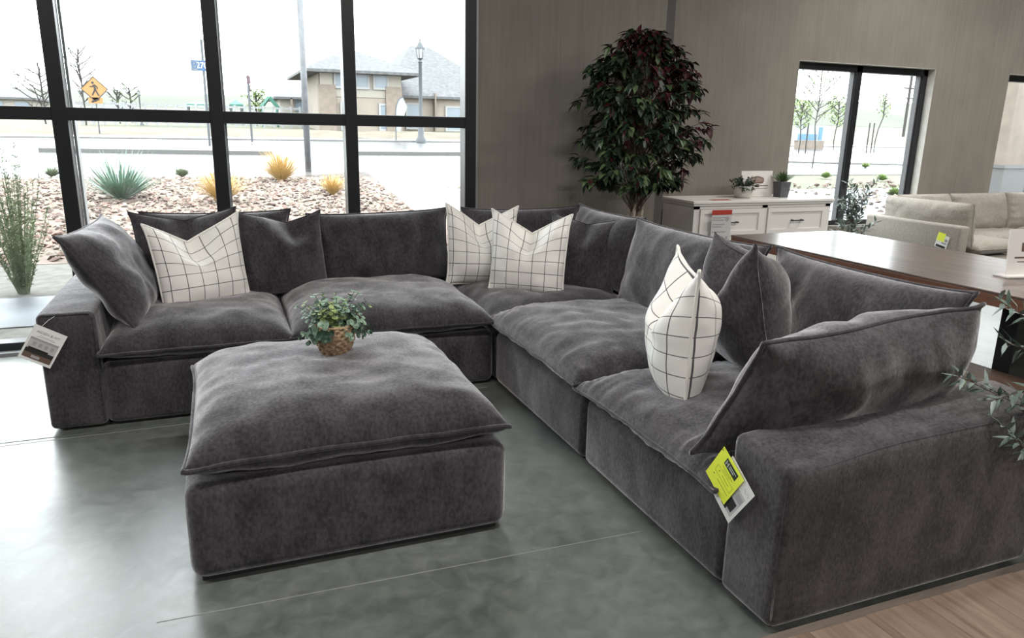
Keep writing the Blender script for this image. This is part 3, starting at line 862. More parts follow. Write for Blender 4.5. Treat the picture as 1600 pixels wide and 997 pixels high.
# ================================================================== FICUS TREE
fx, fy = 3.22, 5.32
t = thing('potted_ficus', 'tall artificial ficus tree with dark green and burgundy leaves in the corner', 'tree', (fx, fy, 0))
b = MB(); b.lathe([(.13, 0), (.16, .05), (.19, .26), (.2, .28), (.18, .28), (.17, .25)], seg=28); b.build('pot', M['pot_dark'], t, smooth=True)
b = MB(); b.lathe([(.165, .22), (.165, .24)], seg=20); b.build('soil', M['soil'], t)
random.seed(11)
b = MB()
for k in range(4):
    a = k*PI/2+.4; r0 = .035
    pts = [Vector((r0*math.cos(a+i*.35)*(1+.10*i), r0*math.sin(a+i*.35)*(1+.10*i)*.7, .22+i*.125)) for i in range(9)]
    b.tube(pts, [.020-.0009*i for i in range(9)], 8)
b.build('trunk', M['trunk'], t, smooth=True)
lv = MB(); tw = MB()
cz = 1.66
def crown_r(z):      # outline of the crown from the photo, radius at a height
    k = [(1.02, .22), (1.10, .38), (1.25, .47), (1.5, .52), (1.75, .54), (1.95, .52), (2.10, .40), (2.22, .25), (2.36, .05)]
    for i in range(len(k)-1):
        if k[i][0] <= z <= k[i+1][0]:
            s = (z-k[i][0])/(k[i+1][0]-k[i][0]); return k[i][1]*(1-s)+k[i+1][1]*s
    return .05
for k in range(330):
    z = random.uniform(1.16, 2.34); a = random.uniform(0, 2*PI)
    rr = .84*crown_r(z)*math.sqrt(random.uniform(.25, 1.0))*random.choice([1, 1, .95, .8, 1.12, 1.2])
    tip = Vector((rr*math.cos(a), rr*math.sin(a)*.80, z))
    root_ = Vector((random.uniform(-.05, .05), random.uniform(-.04, .04), min(max(z-.30, .95), 2.0)))
    mid = (tip+root_)/2 + Vector((0, 0, .06))
    pts = [root_, mid, tip + Vector((0, 0, .02)), tip + (tip-mid).normalized()*.09 + Vector((0, 0, -.04))]
    tw.tube(pts, [.0035, .003, .002, .0012], 4)
    redz = (z > 1.80 and tip.x > -.15) or (tip.x > .2 and random.random() < .55)
    for i in range(13):
        s = random.uniform(.45, 1.0)
        seg_ = min(2, int(s*3)); f = s*3-seg_
        p = pts[seg_].lerp(pts[seg_+1], f)
        out = Vector((p.x, p.y, 0)); out = out.normalized() if out.length > .01 else Vector((1, 0, 0))
        d = out*random.uniform(.2, 1.1) + Vector((random.uniform(-.8, .8), random.uniform(-.8, .8), random.uniform(-.75, .25)))
        q_ = random.random()
        if redz: mi = 2 if q_ < .62 else (0 if q_ < .92 else 1)
        else:
            low = z < 1.5 and tip.x < .1
            mi = (1 if q_ < (.38 if low else .16) else (2 if q_ > .93 else 0))
        lv.leaf(p, d, Vector((random.uniform(-.3, .3), random.uniform(-.3, .3), 1)), random.uniform(.07, .112), random.uniform(.034, .052), mi, .3, .3)
lv.build('foliage', [M['ficus'], M['ficus_l'], M['ficus_r']], t, recalc=False); tw.build('twigs', M['stem'], t)

# ================================================================== WHITE SIDEBOARD
dx0, dx1, dy0, dy1, dz = 4.52, 6.40, 6.34, 6.96, .916
t = thing('sideboard', 'long white sideboard with dark bar handles under the recessed window', 'sideboard', (dx0, dy0, 0))
Wd, Dd = dx1-dx0, dy1-dy0
b = MB(); b.rbox(-.0, Wd, -.0, Dd, dz-.03, dz, .006, 2); b.rbox(.012, Wd-.012, .012, Dd-.005, dz-.055, dz-.03, .008, 2)
b.build('top', M['white'], t)
b = MB(); b.box(.03, Wd-.03, .04, Dd-.01, .08, dz-.055)
for x in (.03, Wd/2-.035, Wd-.10): b.box(x, x+.07, .03, .041, .08, dz-.055)
b.box(.03, Wd-.03, .03, .041, dz-.085, dz-.055); b.box(.03, Wd-.03, .03, .041, .08, .13); b.box(.03, Wd-.03, .03, .041, .50, .545)
for x in (.03, Wd-.1):
    for y in (.03, Dd-.08): b.box(x, x+.07, y, y+.07, 0, .08)
b.build('body', M['white'], t)
def front_panel(name, x0, x1, z0, z1, horiz):
    b = MB(); b.box(x0, x1, .026, .038, z0, z1)
    e = .045
    b.box(x0, x1, .014, .026, z0, z0+e); b.box(x0, x1, .014, .026, z1-e, z1); b.box(x0, x0+e, .014, .026, z0+e, z1-e); b.box(x1-e, x1, .014, .026, z0+e, z1-e)
    o = b.build(name, M['white'], t)
    h = MB(); cx, cz_ = (x0+x1)/2, (z0+z1)/2
    if horiz:
        h.tube([(cx-.075, -.012, cz_), (cx+.075, -.012, cz_)], .0065, 8)
        for s in (-.065, .065): h.tube([(cx+s, .026, cz_), (cx+s, -.012, cz_)], .009, 8)
    else:
        cx = x1-.06
        h.tube([(cx, -.012, cz_-.06), (cx, -.012, cz_+.06)], .0065, 8)
        for s in (-.05, .05): h.tube([(cx, .026, cz_+s), (cx, -.012, cz_+s)], .009, 8)
    h.build('bar_handle', M['black'], o)
front_panel('drawer', .105, Wd/2-.04, .55, dz-.09, True); front_panel('drawer', Wd/2+.04, Wd-.105, .55, dz-.09, True)
front_panel('door', .105, Wd/2-.04, .135, .495, False); front_panel('door', Wd/2+.04, Wd-.105, .135, .495, False)
# price tag with red header on the left drawer
tg = thing('price_tag', 'white price sheet with a red header on the left sideboard drawer', 'tag', (dx0+.345, dy0-.022, .60))
b = MB(); b.box(-.125, .125, -.001, 0, -.12, .225); b.build('sheet', M['sheetgrey'], tg)
b = MB(); b.box(-.125, .125, -.003, -.0012, .175, .225); b.build('red_header', M['red'], tg)
b = MB()
for z, w_ in ((.14, .16), (.115, .14), (.07, .15), (.045, .12), (-.01, .17)): b.box(-.11, -.11+w_, -.0025, -.0012, z, z+.012)
for k in range(4): b.box(-.10+.055*k, -.07+.055*k, -.0025, -.0012, -.08, -.05)
b.lathe([(.026, 0), (.026, .001)], seg=16, mtx=Matrix.Translation((.07, -.0012, .13)) @ Matrix.Rotation(R(90), 4, 'X'))
b.build('printed_rows', M['greyink'], tg)
tg = thing('price_label', 'flat red label lying on the left end of the sideboard top', 'tag', (dx0+.42, dy0+.10, dz+.001))
b = MB(); b.box(-.14, .10, -.04, .04, 0, .0015); b.build('label_sheet', M['red'], tg)

# things on the sideboard
t = thing('potted_herb', 'dark leafy plant in a small round white pot on the sideboard', 'plant', (5.36, 6.62, dz))
b = MB(); b.lathe([(.075, 0), (.10, .03), (.105, .08), (.098, .12), (.092, .13), (.085, .115)], seg=28); b.build('pot', M['ceramic'], t, smooth=True)
random.seed(3); lv = MB(); st = MB()
for k in range(60):
    a = random.uniform(0, 2*PI); r = random.uniform(.04, .15); z = random.uniform(.10, .22)-.35*max(0, r-.1)
    p = Vector((r*math.cos(a), r*math.sin(a), z)); st.tube([(0, 0, .11), p*.6+Vector((0, 0, .07)), p], .0018, 4)
    for i in range(6):
        lv.leaf(p+Vector([random.uniform(-.015, .015) for _ in range(3)]), [random.uniform(-1, 1), random.uniform(-1, 1), random.uniform(-.6, .8)], (0, 0, 1), .032, .02, 0)
lv.build('foliage', M['herb'], t, recalc=False); st.build('stems', M['herb'], t)
t = thing('potted_grass', 'tufted green grass in a square grey pot, right of the sideboard sign', 'plant', (5.875, 6.62, dz))
b = MB(); b.add([(-.055,-.055,0),(.055,-.055,0),(.055,.055,0),(-.055,.055,0),(-.068,-.068,.17),(.068,-.068,.17),(.068,.068,.17),(-.068,.068,.17)], [(0,3,2,1),(4,5,6,7),(0,1,5,4),(1,2,6,5),(2,3,7,6),(3,0,4,7)])
b.build('pot', M['greypot'], t)
lv = MB()
for k in range(220):
    a = random.uniform(0, 2*PI); s = random.uniform(0, 1)**.6
    base = Vector((math.cos(a)*.05*s, math.sin(a)*.05*s, .165)); d = Vector((math.cos(a)*s*.9, math.sin(a)*s*.9, 1.0))
    lv.leaf(base, d, (0, 0, 1) if s > .2 else (1, 0, 0), random.uniform(.09, .16), .006, 0, .2, .35*s)
lv.build('foliage', M['grassy'], t, recalc=False)
t = thing('sign_board', 'white sign card with a brown logo standing on the sideboard', 'sign', (5.60, 6.70, dz), rz=0)
b = MB(); b.box(-.215, .215, -.006, .006, .004, .285); o = b.build('card', M['whiteboard'], t, rot=(R(-5), 0, 0))
b = MB(); poly = [(-.075, .0), (.075, .0), (.092, .02), (.092, .052)] + [(.092-.184*i/10, .055+.022*math.sin(PI*i/10)) for i in range(11)] + [(-.092, .02)]
b.prism([(x, z+.15) for x, z in poly], -.0085, -.0062, 'Y'); b.build('logo_badge', M['brown'], o)
b = MB(); b.prism([(x*.86, (z-.035)*.7+.185) for x, z in poly], -.0095, -.0086, 'Y'); b.box(-.06, .06, -.0105, -.0096, .172, .188)
b.build('badge_band', plain('pale_brown_ink', (.32, .24, .2), .7), o)
b = MB(); b.box(-.08, .15, -.0075, -.0062, .118, .128); b.box(-.06, .14, -.0075, -.0062, .09, .094)
b.build('printed_line', M['brown'], o)
b = MB(); b.prism([(0, 0), (.09, 0), (.02, .18)], -.003, .003, 'X'); b.build('easel_back', M['whiteboard'], t, loc=(0, .0, 0))

# ================================================================== DARK TABLE AND BENCH
tx0, tx1, ty0, ty1, tz = 3.365, 4.36, 1.80, 4.25, .90
t = thing('dining_table', 'long dark walnut counter table behind the right run of the sofa', 'table', (tx0, ty0, 0))
Wt, Lt = tx1-tx0, ty1-ty0
b = MB(); b.rbox(0, Wt, 0, Lt, tz-.012, tz, .003, 2); b.build('tabletop', M['walnut'], t)
b = MB(); b.rbox(.002, Wt-.002, .002, Lt-.002, tz-.07, tz-.012, .003, 2); b.build('tabletop_edge', M['walnut_edge'], t)
for y in (.55, Lt-.65):
    b = MB(); b.box(.30, Wt-.12, y, y+.09, .08, tz-.071); b.box(.18, Wt-.06, y-.04, y+.13, 0, .08); b.build('pedestal', M['black'], t)
b = MB(); b.box(.45, .57, .64, Lt-.65, .22, .32); b.build('stretcher', M['black'], t)
t = thing('bench', 'low brown wooden bench tucked beside the dark walnut table', 'bench', (3.37, 1.9, 0))
b = MB(); b.rbox(0, .27, 0, 1.9, .415, .45, .004, 2); b.build('seat', M['bench'], t)
for y in (.12, 1.70):
    for x in (.02, .19):
        b = MB(); b.box(x, x+.06, y, y+.06, 0, .415); b.build('leg', M['black'], t)
b = MB(); b.box(.03, .24, .15, 1.73, .355, .414); b.build('apron', M['black'], t)
t = thing('sign_board', 'white sign card standing on the dark walnut table at the right edge', 'sign', (3.93, 2.52, tz), rz=R(-10))
b = MB(); b.rbox(-.17, .17, -.05, .05, 0, .012, .003, 2); b.build('foot_board', M['whiteboard'], t)
b = MB(); b.box(-.14, .14, -.004, .004, .0, .235); o = b.build('card', M['whiteboard'], t, loc=(0, 0, .012), rot=(R(-6), 0, 0))
b = MB(); b.box(-.06, .07, -.0055, -.0042, .12, .165); b.build('logo_badge', M['brown'], o)
b = MB(); b.box(-.10, .10, -.0055, -.0042, .085, .092); b.box(-.08, .08, -.0055, -.0042, .065, .068); b.build('printed_line', M['brown'], o)

# ================================================================== BEIGE SECTIONAL
t = thing('sectional_sofa', 'beige fabric sectional sofa beyond the dark table by the right windows', 'sofa', (7.5, 5.6, 0))
B = M['beige']
b = MB()
for (x, y) in ((.08, .1), (.85, .1), (.08, 1.2), (3.2, 1.2), (3.2, .5)):
    b = MB(); b.box(x-.03, x+.03, y-.03, y+.03, 0, .08); b.build('foot', M['black'], t)
b = MB(); b.rbox(.12, .98, .02, 1.2, .08, .30, .03, 3); b.rbox(.12, 3.4, .42, 1.25, .08, .30, .03, 3); b.build('base', B, t, smooth=True)
b = MB(); b.rbox(0, .14, 0, 1.30, .06, .66, .03, 4); b.build('side_back_frame', B, t, smooth=True)
b = MB(); b.rbox(.1, 3.4, 1.17, 1.30, .06, .66, .03, 4); b.build('back_frame', B, t, smooth=True)
def bc(name, W, H, T, loc, rot, seed, **kw):
    mb, path = cushion_geo(W, H, T/2, T/2, p=3.4, q=.45, ear=.0, pull=.01, seed=seed, lump=.012, pucker=.016, n=40, upright=True, freq=16, **kw)
    o = mb.build(name, B, t, smooth=True, loc=loc, rot=rot, recalc=False)
    b = MB(); b.tube(path, .005, 5, closed=True); b.build('piping', B, o, smooth=True)
bc('back_cushion', 1.16, .50, .30, (.27, .63, .40), (R(-7), 0, R(90)), 31)
bc('back_cushion', .86, .50, .30, (.72, 1.05, .41), (R(-8), 0, 0), 32)
bc('back_cushion', 1.0, .50, .30, (1.68, 1.05, .41), (R(-8), 0, 0), 33)
bc('back_cushion', 1.0, .50, .30, (2.70, 1.05, .41), (R(-8), 0, 0), 34)
for (W, D, x, y, s) in ((.76, .98, .74, .50, 41), (1.12, .72, 1.70, .78, 42), (1.1, .72, 2.82, .78, 43)):
    mb, path = cushion_geo(W, D, .085, .085, p=5, q=.4, ear=0, pull=.01, seed=s, lump=.006, pucker=.006, n=30)
    o = mb.build('seat_cushion', B, t, smooth=True, loc=(x, y, .385), recalc=False)
    b = MB(); b.tube(path, .005, 5, closed=True); b.build('piping', B, o, smooth=True)
# its tag
pA, pB, pC = on_x(1453, 381, 7.49), on_x(1479, 391, 7.49), on_x(1491, 374, 7.49)
tg = thing('hang_tag', 'white tag with a yellow-green square on the beige sectional', 'tag')
lx, ly = (pB-pA).length, (pC-pB).length; lx = .15; ly = .15
tg.matrix_world = frame_mtx((pA+pC)/2, pB-pA, pC-pB)
b = MB(); b.box(-lx/2, lx/2, -ly/2, ly/2, -.001, 0); b.build('card', M['paper'], tg)
b = MB(); panel(b, -lx*.4, lx*.4, -ly*.46, -ly*.28, 0); b.build('black_band', M['ink'], tg)
b = MB(); panel(b, -lx*.48, lx*.15, ly*.0, ly*.62, .0006); b.build('yellow_square', M['yellow'], tg)
b = MB(); panel(b, lx*.0, lx*.4, -ly*.15, -ly*.02, 0); panel(b, lx*.2, lx*.42, ly*.05, ly*.25, 0); b.build('printed_picture', M['greyink'], tg)

# ================================================================== OLIVE TREES
def olive_spray(lv, tw, fr, pts, rnd, L=.07, step=.02, spread=.9, fruits=1, W=.016):
    pts = [Vector(p) for p in pts]
    dense = []
    for i in range(len(pts)-1):
        k = max(2, int((pts[i+1]-pts[i]).length/step))
        for j in range(k): dense.append(pts[i].lerp(pts[i+1], j/k))
    dense.append(pts[-1])
    tw.tube(dense, [.0035-.0022*i/len(dense) for i in range(len(dense))], 5)
    for i in range(1, len(dense)):
        ax = (dense[i]-dense[i-1]).normalized(); sd = ax.orthogonal().normalized(); sd = Matrix.Rotation(i*1.3+rnd.random(), 3, ax) @ sd
        for sg in (1, -1):
            d = ax*rnd.uniform(.5, 1.0)+sd*sg*spread*rnd.uniform(.6, 1.1)+Vector((0, 0, rnd.uniform(-.2, .35)))
            lv.leaf(dense[i], d, Vector((rnd.uniform(-.5, .5), rnd.uniform(-.5, .5), 1)), L*rnd.uniform(.75, 1.15), W, rnd.choice([0, 0, 1]), .2, rnd.uniform(-.1, .45))
    for k in range(fruits):
        p = dense[rnd.randrange(1, len(dense))]
        fr.lathe([(.0005, -.011), (.006, -.009), (.009, -.003), (.0095, .003), (.006, .009), (.0005, .011)], seg=8, mtx=Matrix.Translation(p+Vector((rnd.uniform(-.01, .01), rnd.uniform(-.01, .01), -.015))))
rnd = random.Random(8)
ox, oy = 3.11, 1.50
t = thing('olive_tree', 'artificial olive tree with green olives at the right edge, beside the right armrest', 'tree', (ox, oy, 0))
b = MB(); b.lathe([(.11, 0), (.13, .04), (.15, .24), (.16, .26), (.14, .26)], seg=24); b.build('pot', M['pot_dark'], t, smooth=True)
b = MB(); b.tube([(0, 0, .2), (.02, .01, .6), (-.01, .0, 1.0), (.02, .02, 1.4), (.05, .0, 1.7)], [.016, .014, .012, .009, .005], 8); b.build('trunk', M['stem'], t, smooth=True)
lv, tw, fr = MB(), MB(), MB()
def rel(px, py, Y):
    p = on_y(px, py, 1.5+(Y-1.5)*.45); return p - Vector((ox, oy, 0))
olive_spray(lv, tw, fr, [(0, 0, 1.05), rel(1660, 515, 1.72), rel(1610, 500, 1.84), rel(1562, 470, 1.92)], rnd, fruits=1)
olive_spray(lv, tw, fr, [(0, 0, .98), rel(1650, 545, 1.7), rel(1605, 548, 1.8), rel(1572, 535, 1.85)], rnd, fruits=0)
olive_spray(lv, tw, fr, [(0, 0, .72), rel(1640, 650, 1.66), rel(1590, 632, 1.76), rel(1540, 608, 1.85), rel(1492, 585, 1.92)], rnd, fruits=1)
olive_spray(lv, tw, fr, [(0, 0, .75), rel(1650, 600, 1.6), rel(1600, 610, 1.7), rel(1555, 625, 1.75)], rnd, fruits=0)
olive_spray(lv, tw, fr, [(0, 0, .70), rel(1640, 720, 1.55), rel(1600, 700, 1.60), rel(1568, 668, 1.62)], rnd, fruits=0)
olive_spray(lv, tw, fr, [(0, 0, .80), rel(1655, 640, 1.62), rel(1625, 668, 1.66), rel(1600, 690, 1.68)], rnd, fruits=0)
for k in range(12):
    a = rnd.uniform(-1.6, 1.6); z = rnd.uniform(1.0, 1.6)
    olive_spray(lv, tw, fr, [(0, 0, z), (math.cos(a)*.18, math.sin(a)*.18, z+.1), (math.cos(a)*.36, math.sin(a)*.36, z+.12)], rnd, fruits=1)
lv.build('foliage', [M['olive'], M['olive2']], t, recalc=False); tw.build('twigs', M['stem'], t); fr.build('olives', M['olivefruit'], t, smooth=True)

t = thing('olive_tree', 'small artificial olive tree between the white sideboard and the beige sofa', 'tree', (6.86, 6.5, 0))
b = MB(); b.lathe([(.10, 0), (.12, .04), (.14, .22), (.15, .24), (.13, .24)], seg=24); b.build('pot', M['pot_dark'], t, smooth=True)
b = MB(); b.tube([(0, 0, .2), (.01, 0, .5), (-.02, 0, .8)], [.012, .01, .006], 8); b.build('trunk', M['stem'], t, smooth=True)
lv, tw, fr = MB(), MB(), MB()
for k in range(30):
    a = rnd.uniform(0, 2*PI); z = rnd.uniform(.35, .75); up = rnd.uniform(.1, .38)
    r = rnd.uniform(.12, .36)*(1 if math.cos(a) > -.2 else .8)
    olive_spray(lv, tw, fr, [(0, 0, z), (math.cos(a)*r*.5, math.sin(a)*r*.4, z+up*.6), (math.cos(a)*r, math.sin(a)*r*.6, z+up)], rnd, L=.085, step=.04, fruits=0, W=.026)
olive_spray(lv, tw, fr, [(0, 0, .6), (-.07, 0, .85), (-.10, 0, 1.08)], rnd, L=.075, step=.04, fruits=0, W=.022)
lv.build('foliage', [M['olive'], M['olive2']], t, recalc=False); tw.build('twigs', M['stem'], t)

# ================================================================== WOODEN PLATFORM AT THE LOWER RIGHT
t = thing('wooden_platform', 'light oak plank display platform in the lower right corner by the armrest', 'platform', (1.2, -.6, 0))
b = MB(); b.box(0, 3.2, 2.155, 2.195, 0, .012)
b.build('border_board', M['oakx'], t)
for k in range(13):
    b = MB(); x0 = .0+.245*k
    b.rbox(x0, x0+.243, 0, 2.15 + (.004 if k % 2 else .0), 0, .022, .002, 1)
    b.build('plank', M['oak'], t)


# ================================================================== OUTDOORS
def gz(y): return -0.28 + 0.03*y
def slab(name, pts, mat, dz=0.0, th=.05):
    """a ground surface: polygon of (x, y) lying on the gently rising terrain"""
    mb = MB(); n = len(pts)
    mb.add([(x, y, gz(y)+dz-th) for x, y in pts] + [(x, y, gz(y)+dz) for x, y in pts],
           [tuple(range(n))[::-1], tuple(range(n, 2*n))] + [(i, (i+1) % n, (i+1) % n+n, i+n) for i in range(n)])
    return structure(mb.build(name, mat))
def G(px, py):
    p = on_ground(px, py); return (p.x, p.y)
slab('field_ground', [(-160, 6.3), (3.5, 6.3), (3.5, 7.4), (240, 7.4), (240, 260), (-160, 260)], M['lawn'], -.04, .3)
slab('planting_bed', [(-16, 9.6), (4.0, 9.6), G(575, 268), (-16, 19.6)], M['gravel'], .0)
slab('entry_bed', [(-16, 6.3), (3.5, 6.3), (3.5, 7.4), (4.0, 7.9), (4.0, 9.6), (-16, 9.6)], M['palegravel'], -.005)
slab('fabric_strip', [(-16, 6.95), (-1.0, 6.95), (-1.0, 8.0), (-16, 8.0)], M['fabric'], .004)
e1, e2, e3 = G(652, 334), G(566, 264), G(735, 262)
slab('entry_walk', [(e1[0], e1[1]), (7.5, e1[1]-1.0), (10.5, 19.6), e2], M['concrete'], .012)
slab('sidewalk', [(-30, 19.6), (40, 19.6), (40, 22.3), (-30, 22.3)], M['concrete'], .0)
slab('road', [(-60, 22.3), (120, 22.3), (120, 38.5), (-60, 38.5)], M['asphalt'], -.03)
slab('road_kerb', [G(60, 236), G(425, 241), G(425, 237), G(60, 231.5)], M['kerb'], .10, .13)
slab('road_kerb', [G(556, 241), G(735, 242), G(735, 238.5), G(556, 237.5)], M['kerb'], .10, .13)
slab('far_sidewalk', [(-60, 38.5), (120, 38.5), (120, 40.5), (-60, 40.5)], M['concrete'], .03)
# walk joints
for py in (285, 305):
    a, c = G(560+(py-262)*1.3, py), G(735, py)
    slab('walk_joint', [a, (c[0], a[1]), (c[0], a[1]+.02), (a[0], a[1]+.02)], M['kerb'], .014, .01)
# bank with rough relief
def relief(name, x0, x1, y0, y1, mat, hfn, nx=60, ny=10):
    mb = MB(); V_ = []; F_ = []
    for j in range(ny+1):
        for i in range(nx+1):
            x = x0+(x1-x0)*i/nx; y = y0+(y1-y0)*j/ny
            V_.append((x, y, gz(y)+hfn(x, y, j/ny)))
    for j in range(ny):
        for i in range(nx):
            a = j*(nx+1)+i; F_.append((a, a+1, a+nx+2, a+nx+1))
    mb.add(V_, F_); return structure(mb.build(name, mat, smooth=True))
relief('grass_bank', -40, 42, 40.5, 50, M['bank'], lambda x, y, s: .02+.22*math.sin(s*PI)*(.7+.6*n1(x*.3, y*.3))+.05*n1(x*1.5, y*1.5), 120, 16)
relief('far_hill', -170, 30, 150, 240, M['hill'], lambda x, y, s: 3.0*math.sin(s*PI)*(.9+.2*n1(x*.02, 0.5)), 40, 8)
relief('far_hill', 60, 330, 130, 250, M['hill'], lambda x, y, s: 8.5*math.sin(min(1, s*1.2)*PI/2)*(.9+.3*n1(x*.015, 4)), 40, 8)
# rocks
def rocks(name, lab, n, fn, smin, smax, seed, mats):
    rn = random.Random(seed); mb = MB()
    base = [(1,0,0),(-1,0,0),(0,1,0),(0,-1,0),(0,0,1),(0,0,-1)]
    F_ = [(0,2,4),(2,1,4),(1,3,4),(3,0,4),(2,0,5),(1,2,5),(3,1,5),(0,3,5)]
    for k in range(n):
        x, y = fn(rn); s = rn.uniform(smin, smax)*rn.uniform(.6, 1.25)
        mt = Matrix.Translation((x, y, gz(y)+s*.25)) @ Euler((rn.uniform(-.5, .5), rn.uniform(-.5, .5), rn.uniform(0, 6.3))).to_matrix().to_4x4() @ Matrix.Diagonal((s, s*rn.uniform(.55, .9), s*rn.uniform(.4, .7), 1))
        mb.add([(a*rn.uniform(.75, 1.15), b_*rn.uniform(.75, 1.15), c*rn.uniform(.8, 1.1)) for a, b_, c in base], F_, rn.randrange(len(mats)), mt)
    return tag(mb.build(name, mats, recalc=False), lab, 'rocks', kind='stuff')
ex = (G(575, 268)[0]-4.0)/(19.6-9.6)
def inbed(rn):
    y = 9.7+9.8*rn.random()**1.15; xr = 4.0+ex*(y-9.6)
    if y < 10: xr = 3.9
    dl = Vector((e1[0], e1[1])); dr = Vector(e2)
    lim = dl.x+(dr.x-dl.x)*(y-dl.y)/(dr.y-dl.y)
    return rn.uniform(-11.5, lim-.05), y
rocks('landscape_rocks', 'loose tan and pinkish rocks covering the planting bed outside the big window', 9500, inbed, .04, .085, 21, [M['stone1'], M['stone2'], M['stone3'], M['stone2']])
rocks('landscape_rocks', 'pale rocks scattered on the ground outside the right windows', 1400, lambda rn: (rn.uniform(5, 26), 8.2+9*rn.random()), .05, .12, 22, [M['stone2'], M['stone3']])
slab('fabric_bed', [(6, 8.5), (40, 8.5), (40, 15.5), (6, 15.5)], M['fabric'], .01)

def tuft(name, lab, cat, px, py, w, h, n, mat, seed, bl=.02, group=None, wid=1.0, stiff=.5):
    x, y = G(px, py); rn = random.Random(seed)
    t = MB()
    for k in range(n):
        a = rn.uniform(0, 2*PI); s = rn.random()**.7
        d = Vector((math.cos(a)*s*wid, math.sin(a)*s*wid, 1.05-s*stiff*.55))
        L = h*rn.uniform(.7, 1.05)*(1 if s < .6 else .9)
        t.leaf((math.cos(a)*.06*w, math.sin(a)*.06*w, 0), d, (0, 0, 1) if s > .15 else (1, 0, .1), L, bl, 0, .2, rn.uniform(0, .35)*(1-stiff)*2)
    o = t.build(name, mat, recalc=False, loc=(x, y, gz(y)))
    return tag(o, lab, cat, group)
tuft('yucca', 'spiky blue-green yucca in the rock bed outside the big window', 'plant', 190, 312, .9, 1.10, 230, M['yucca'], 1, .034, None, 1.25, .97)
tuft('ornamental_grass', 'golden grass clump behind the second mullion from the left', 'plant', 347, 318, .6, .80, 420, M['strawgrass'], 2, .014, 'golden grass clumps', 1.0, .5)
tuft('ornamental_grass', 'largest golden grass clump, in front of the tall street pole', 'plant', 440, 284, .8, .95, 460, M['strawgrass'], 3, .016, 'golden grass clumps', 1.0, .5)
tuft('ornamental_grass', 'smallest golden grass clump, left of the third mullion', 'plant', 520, 305, .4, .52, 300, M['strawgrass'], 4, .013, 'golden grass clumps', .9, .5)
tuft('low_shrub', 'small grey-green shrub at the far edge of the rock bed', 'plant', 285, 276, .5, .28, 300, M['shrub'], 5, .02, None, 1.3, .6)
tuft('low_shrub', 'small grey-green shrub beside the leftmost mullion, far edge of the rock bed', 'plant', 82, 276, .5, .30, 260, M['shrub'], 6, .02, None, 1.2, .6)
for k, (px, py, lab) in enumerate(((1290, 278, 'low green weed outside the left pane of the recessed window'), (1352, 262, 'low green weed beyond the right pane of the recessed window'), (1378, 282, 'green weed on dark fabric outside the right pane, middle one'), (1398, 305, 'green weed low in the right pane of the recessed window'))):
    tuft('low_weed', lab, 'plant', px, py, .5, .26, 200, M['youngleaf'], 30+k, .03, None, 1.5, .6)

# wispy shrub right outside the glass at the left
rn = random.Random(77)
x, y = -1.84, 8.2
t = thing('tall_shrub', 'tall wispy green shrub close to the glass at the far left', 'shrub', (x, y, gz(y)))
st, lv = MB(), MB()
for k in range(46):
    a = rn.uniform(0, 2*PI); s = rn.random()**.8; H_ = rn.uniform(.75, 1.62)*(1.05-.35*s)
    top = Vector((math.cos(a)*s*.42, math.sin(a)*s*.35, H_))
    pts = [Vector((math.cos(a)*.05, math.sin(a)*.05, 0)), Vector((top.x*.45, top.y*.45, H_*.4)), Vector((top.x*.85, top.y*.85, H_*.8)), top, top+Vector((rn.uniform(-.07, .07), rn.uniform(-.04, .04), .02))]
    st.tube(pts, [.005, .004, .0026, .0016, .001], 4)
    for i in range(190):
        f = rn.uniform(.05, 1.0)*3; i0 = min(2, int(f)); p = pts[i0].lerp(pts[i0+1], f-i0)
        if f > 2.0 and rn.random() < .6: continue
        d = Vector((rn.uniform(-1, 1), rn.uniform(-1, 1), rn.uniform(.2, 1.3)))
        lv.leaf(p, d, (rn.random(), rn.random(), .5), rn.uniform(.025, .055), .008, 0)
st.build('stems', M['shrub'], t); lv.build('foliage', M['wispleaf'], t, recalc=False)

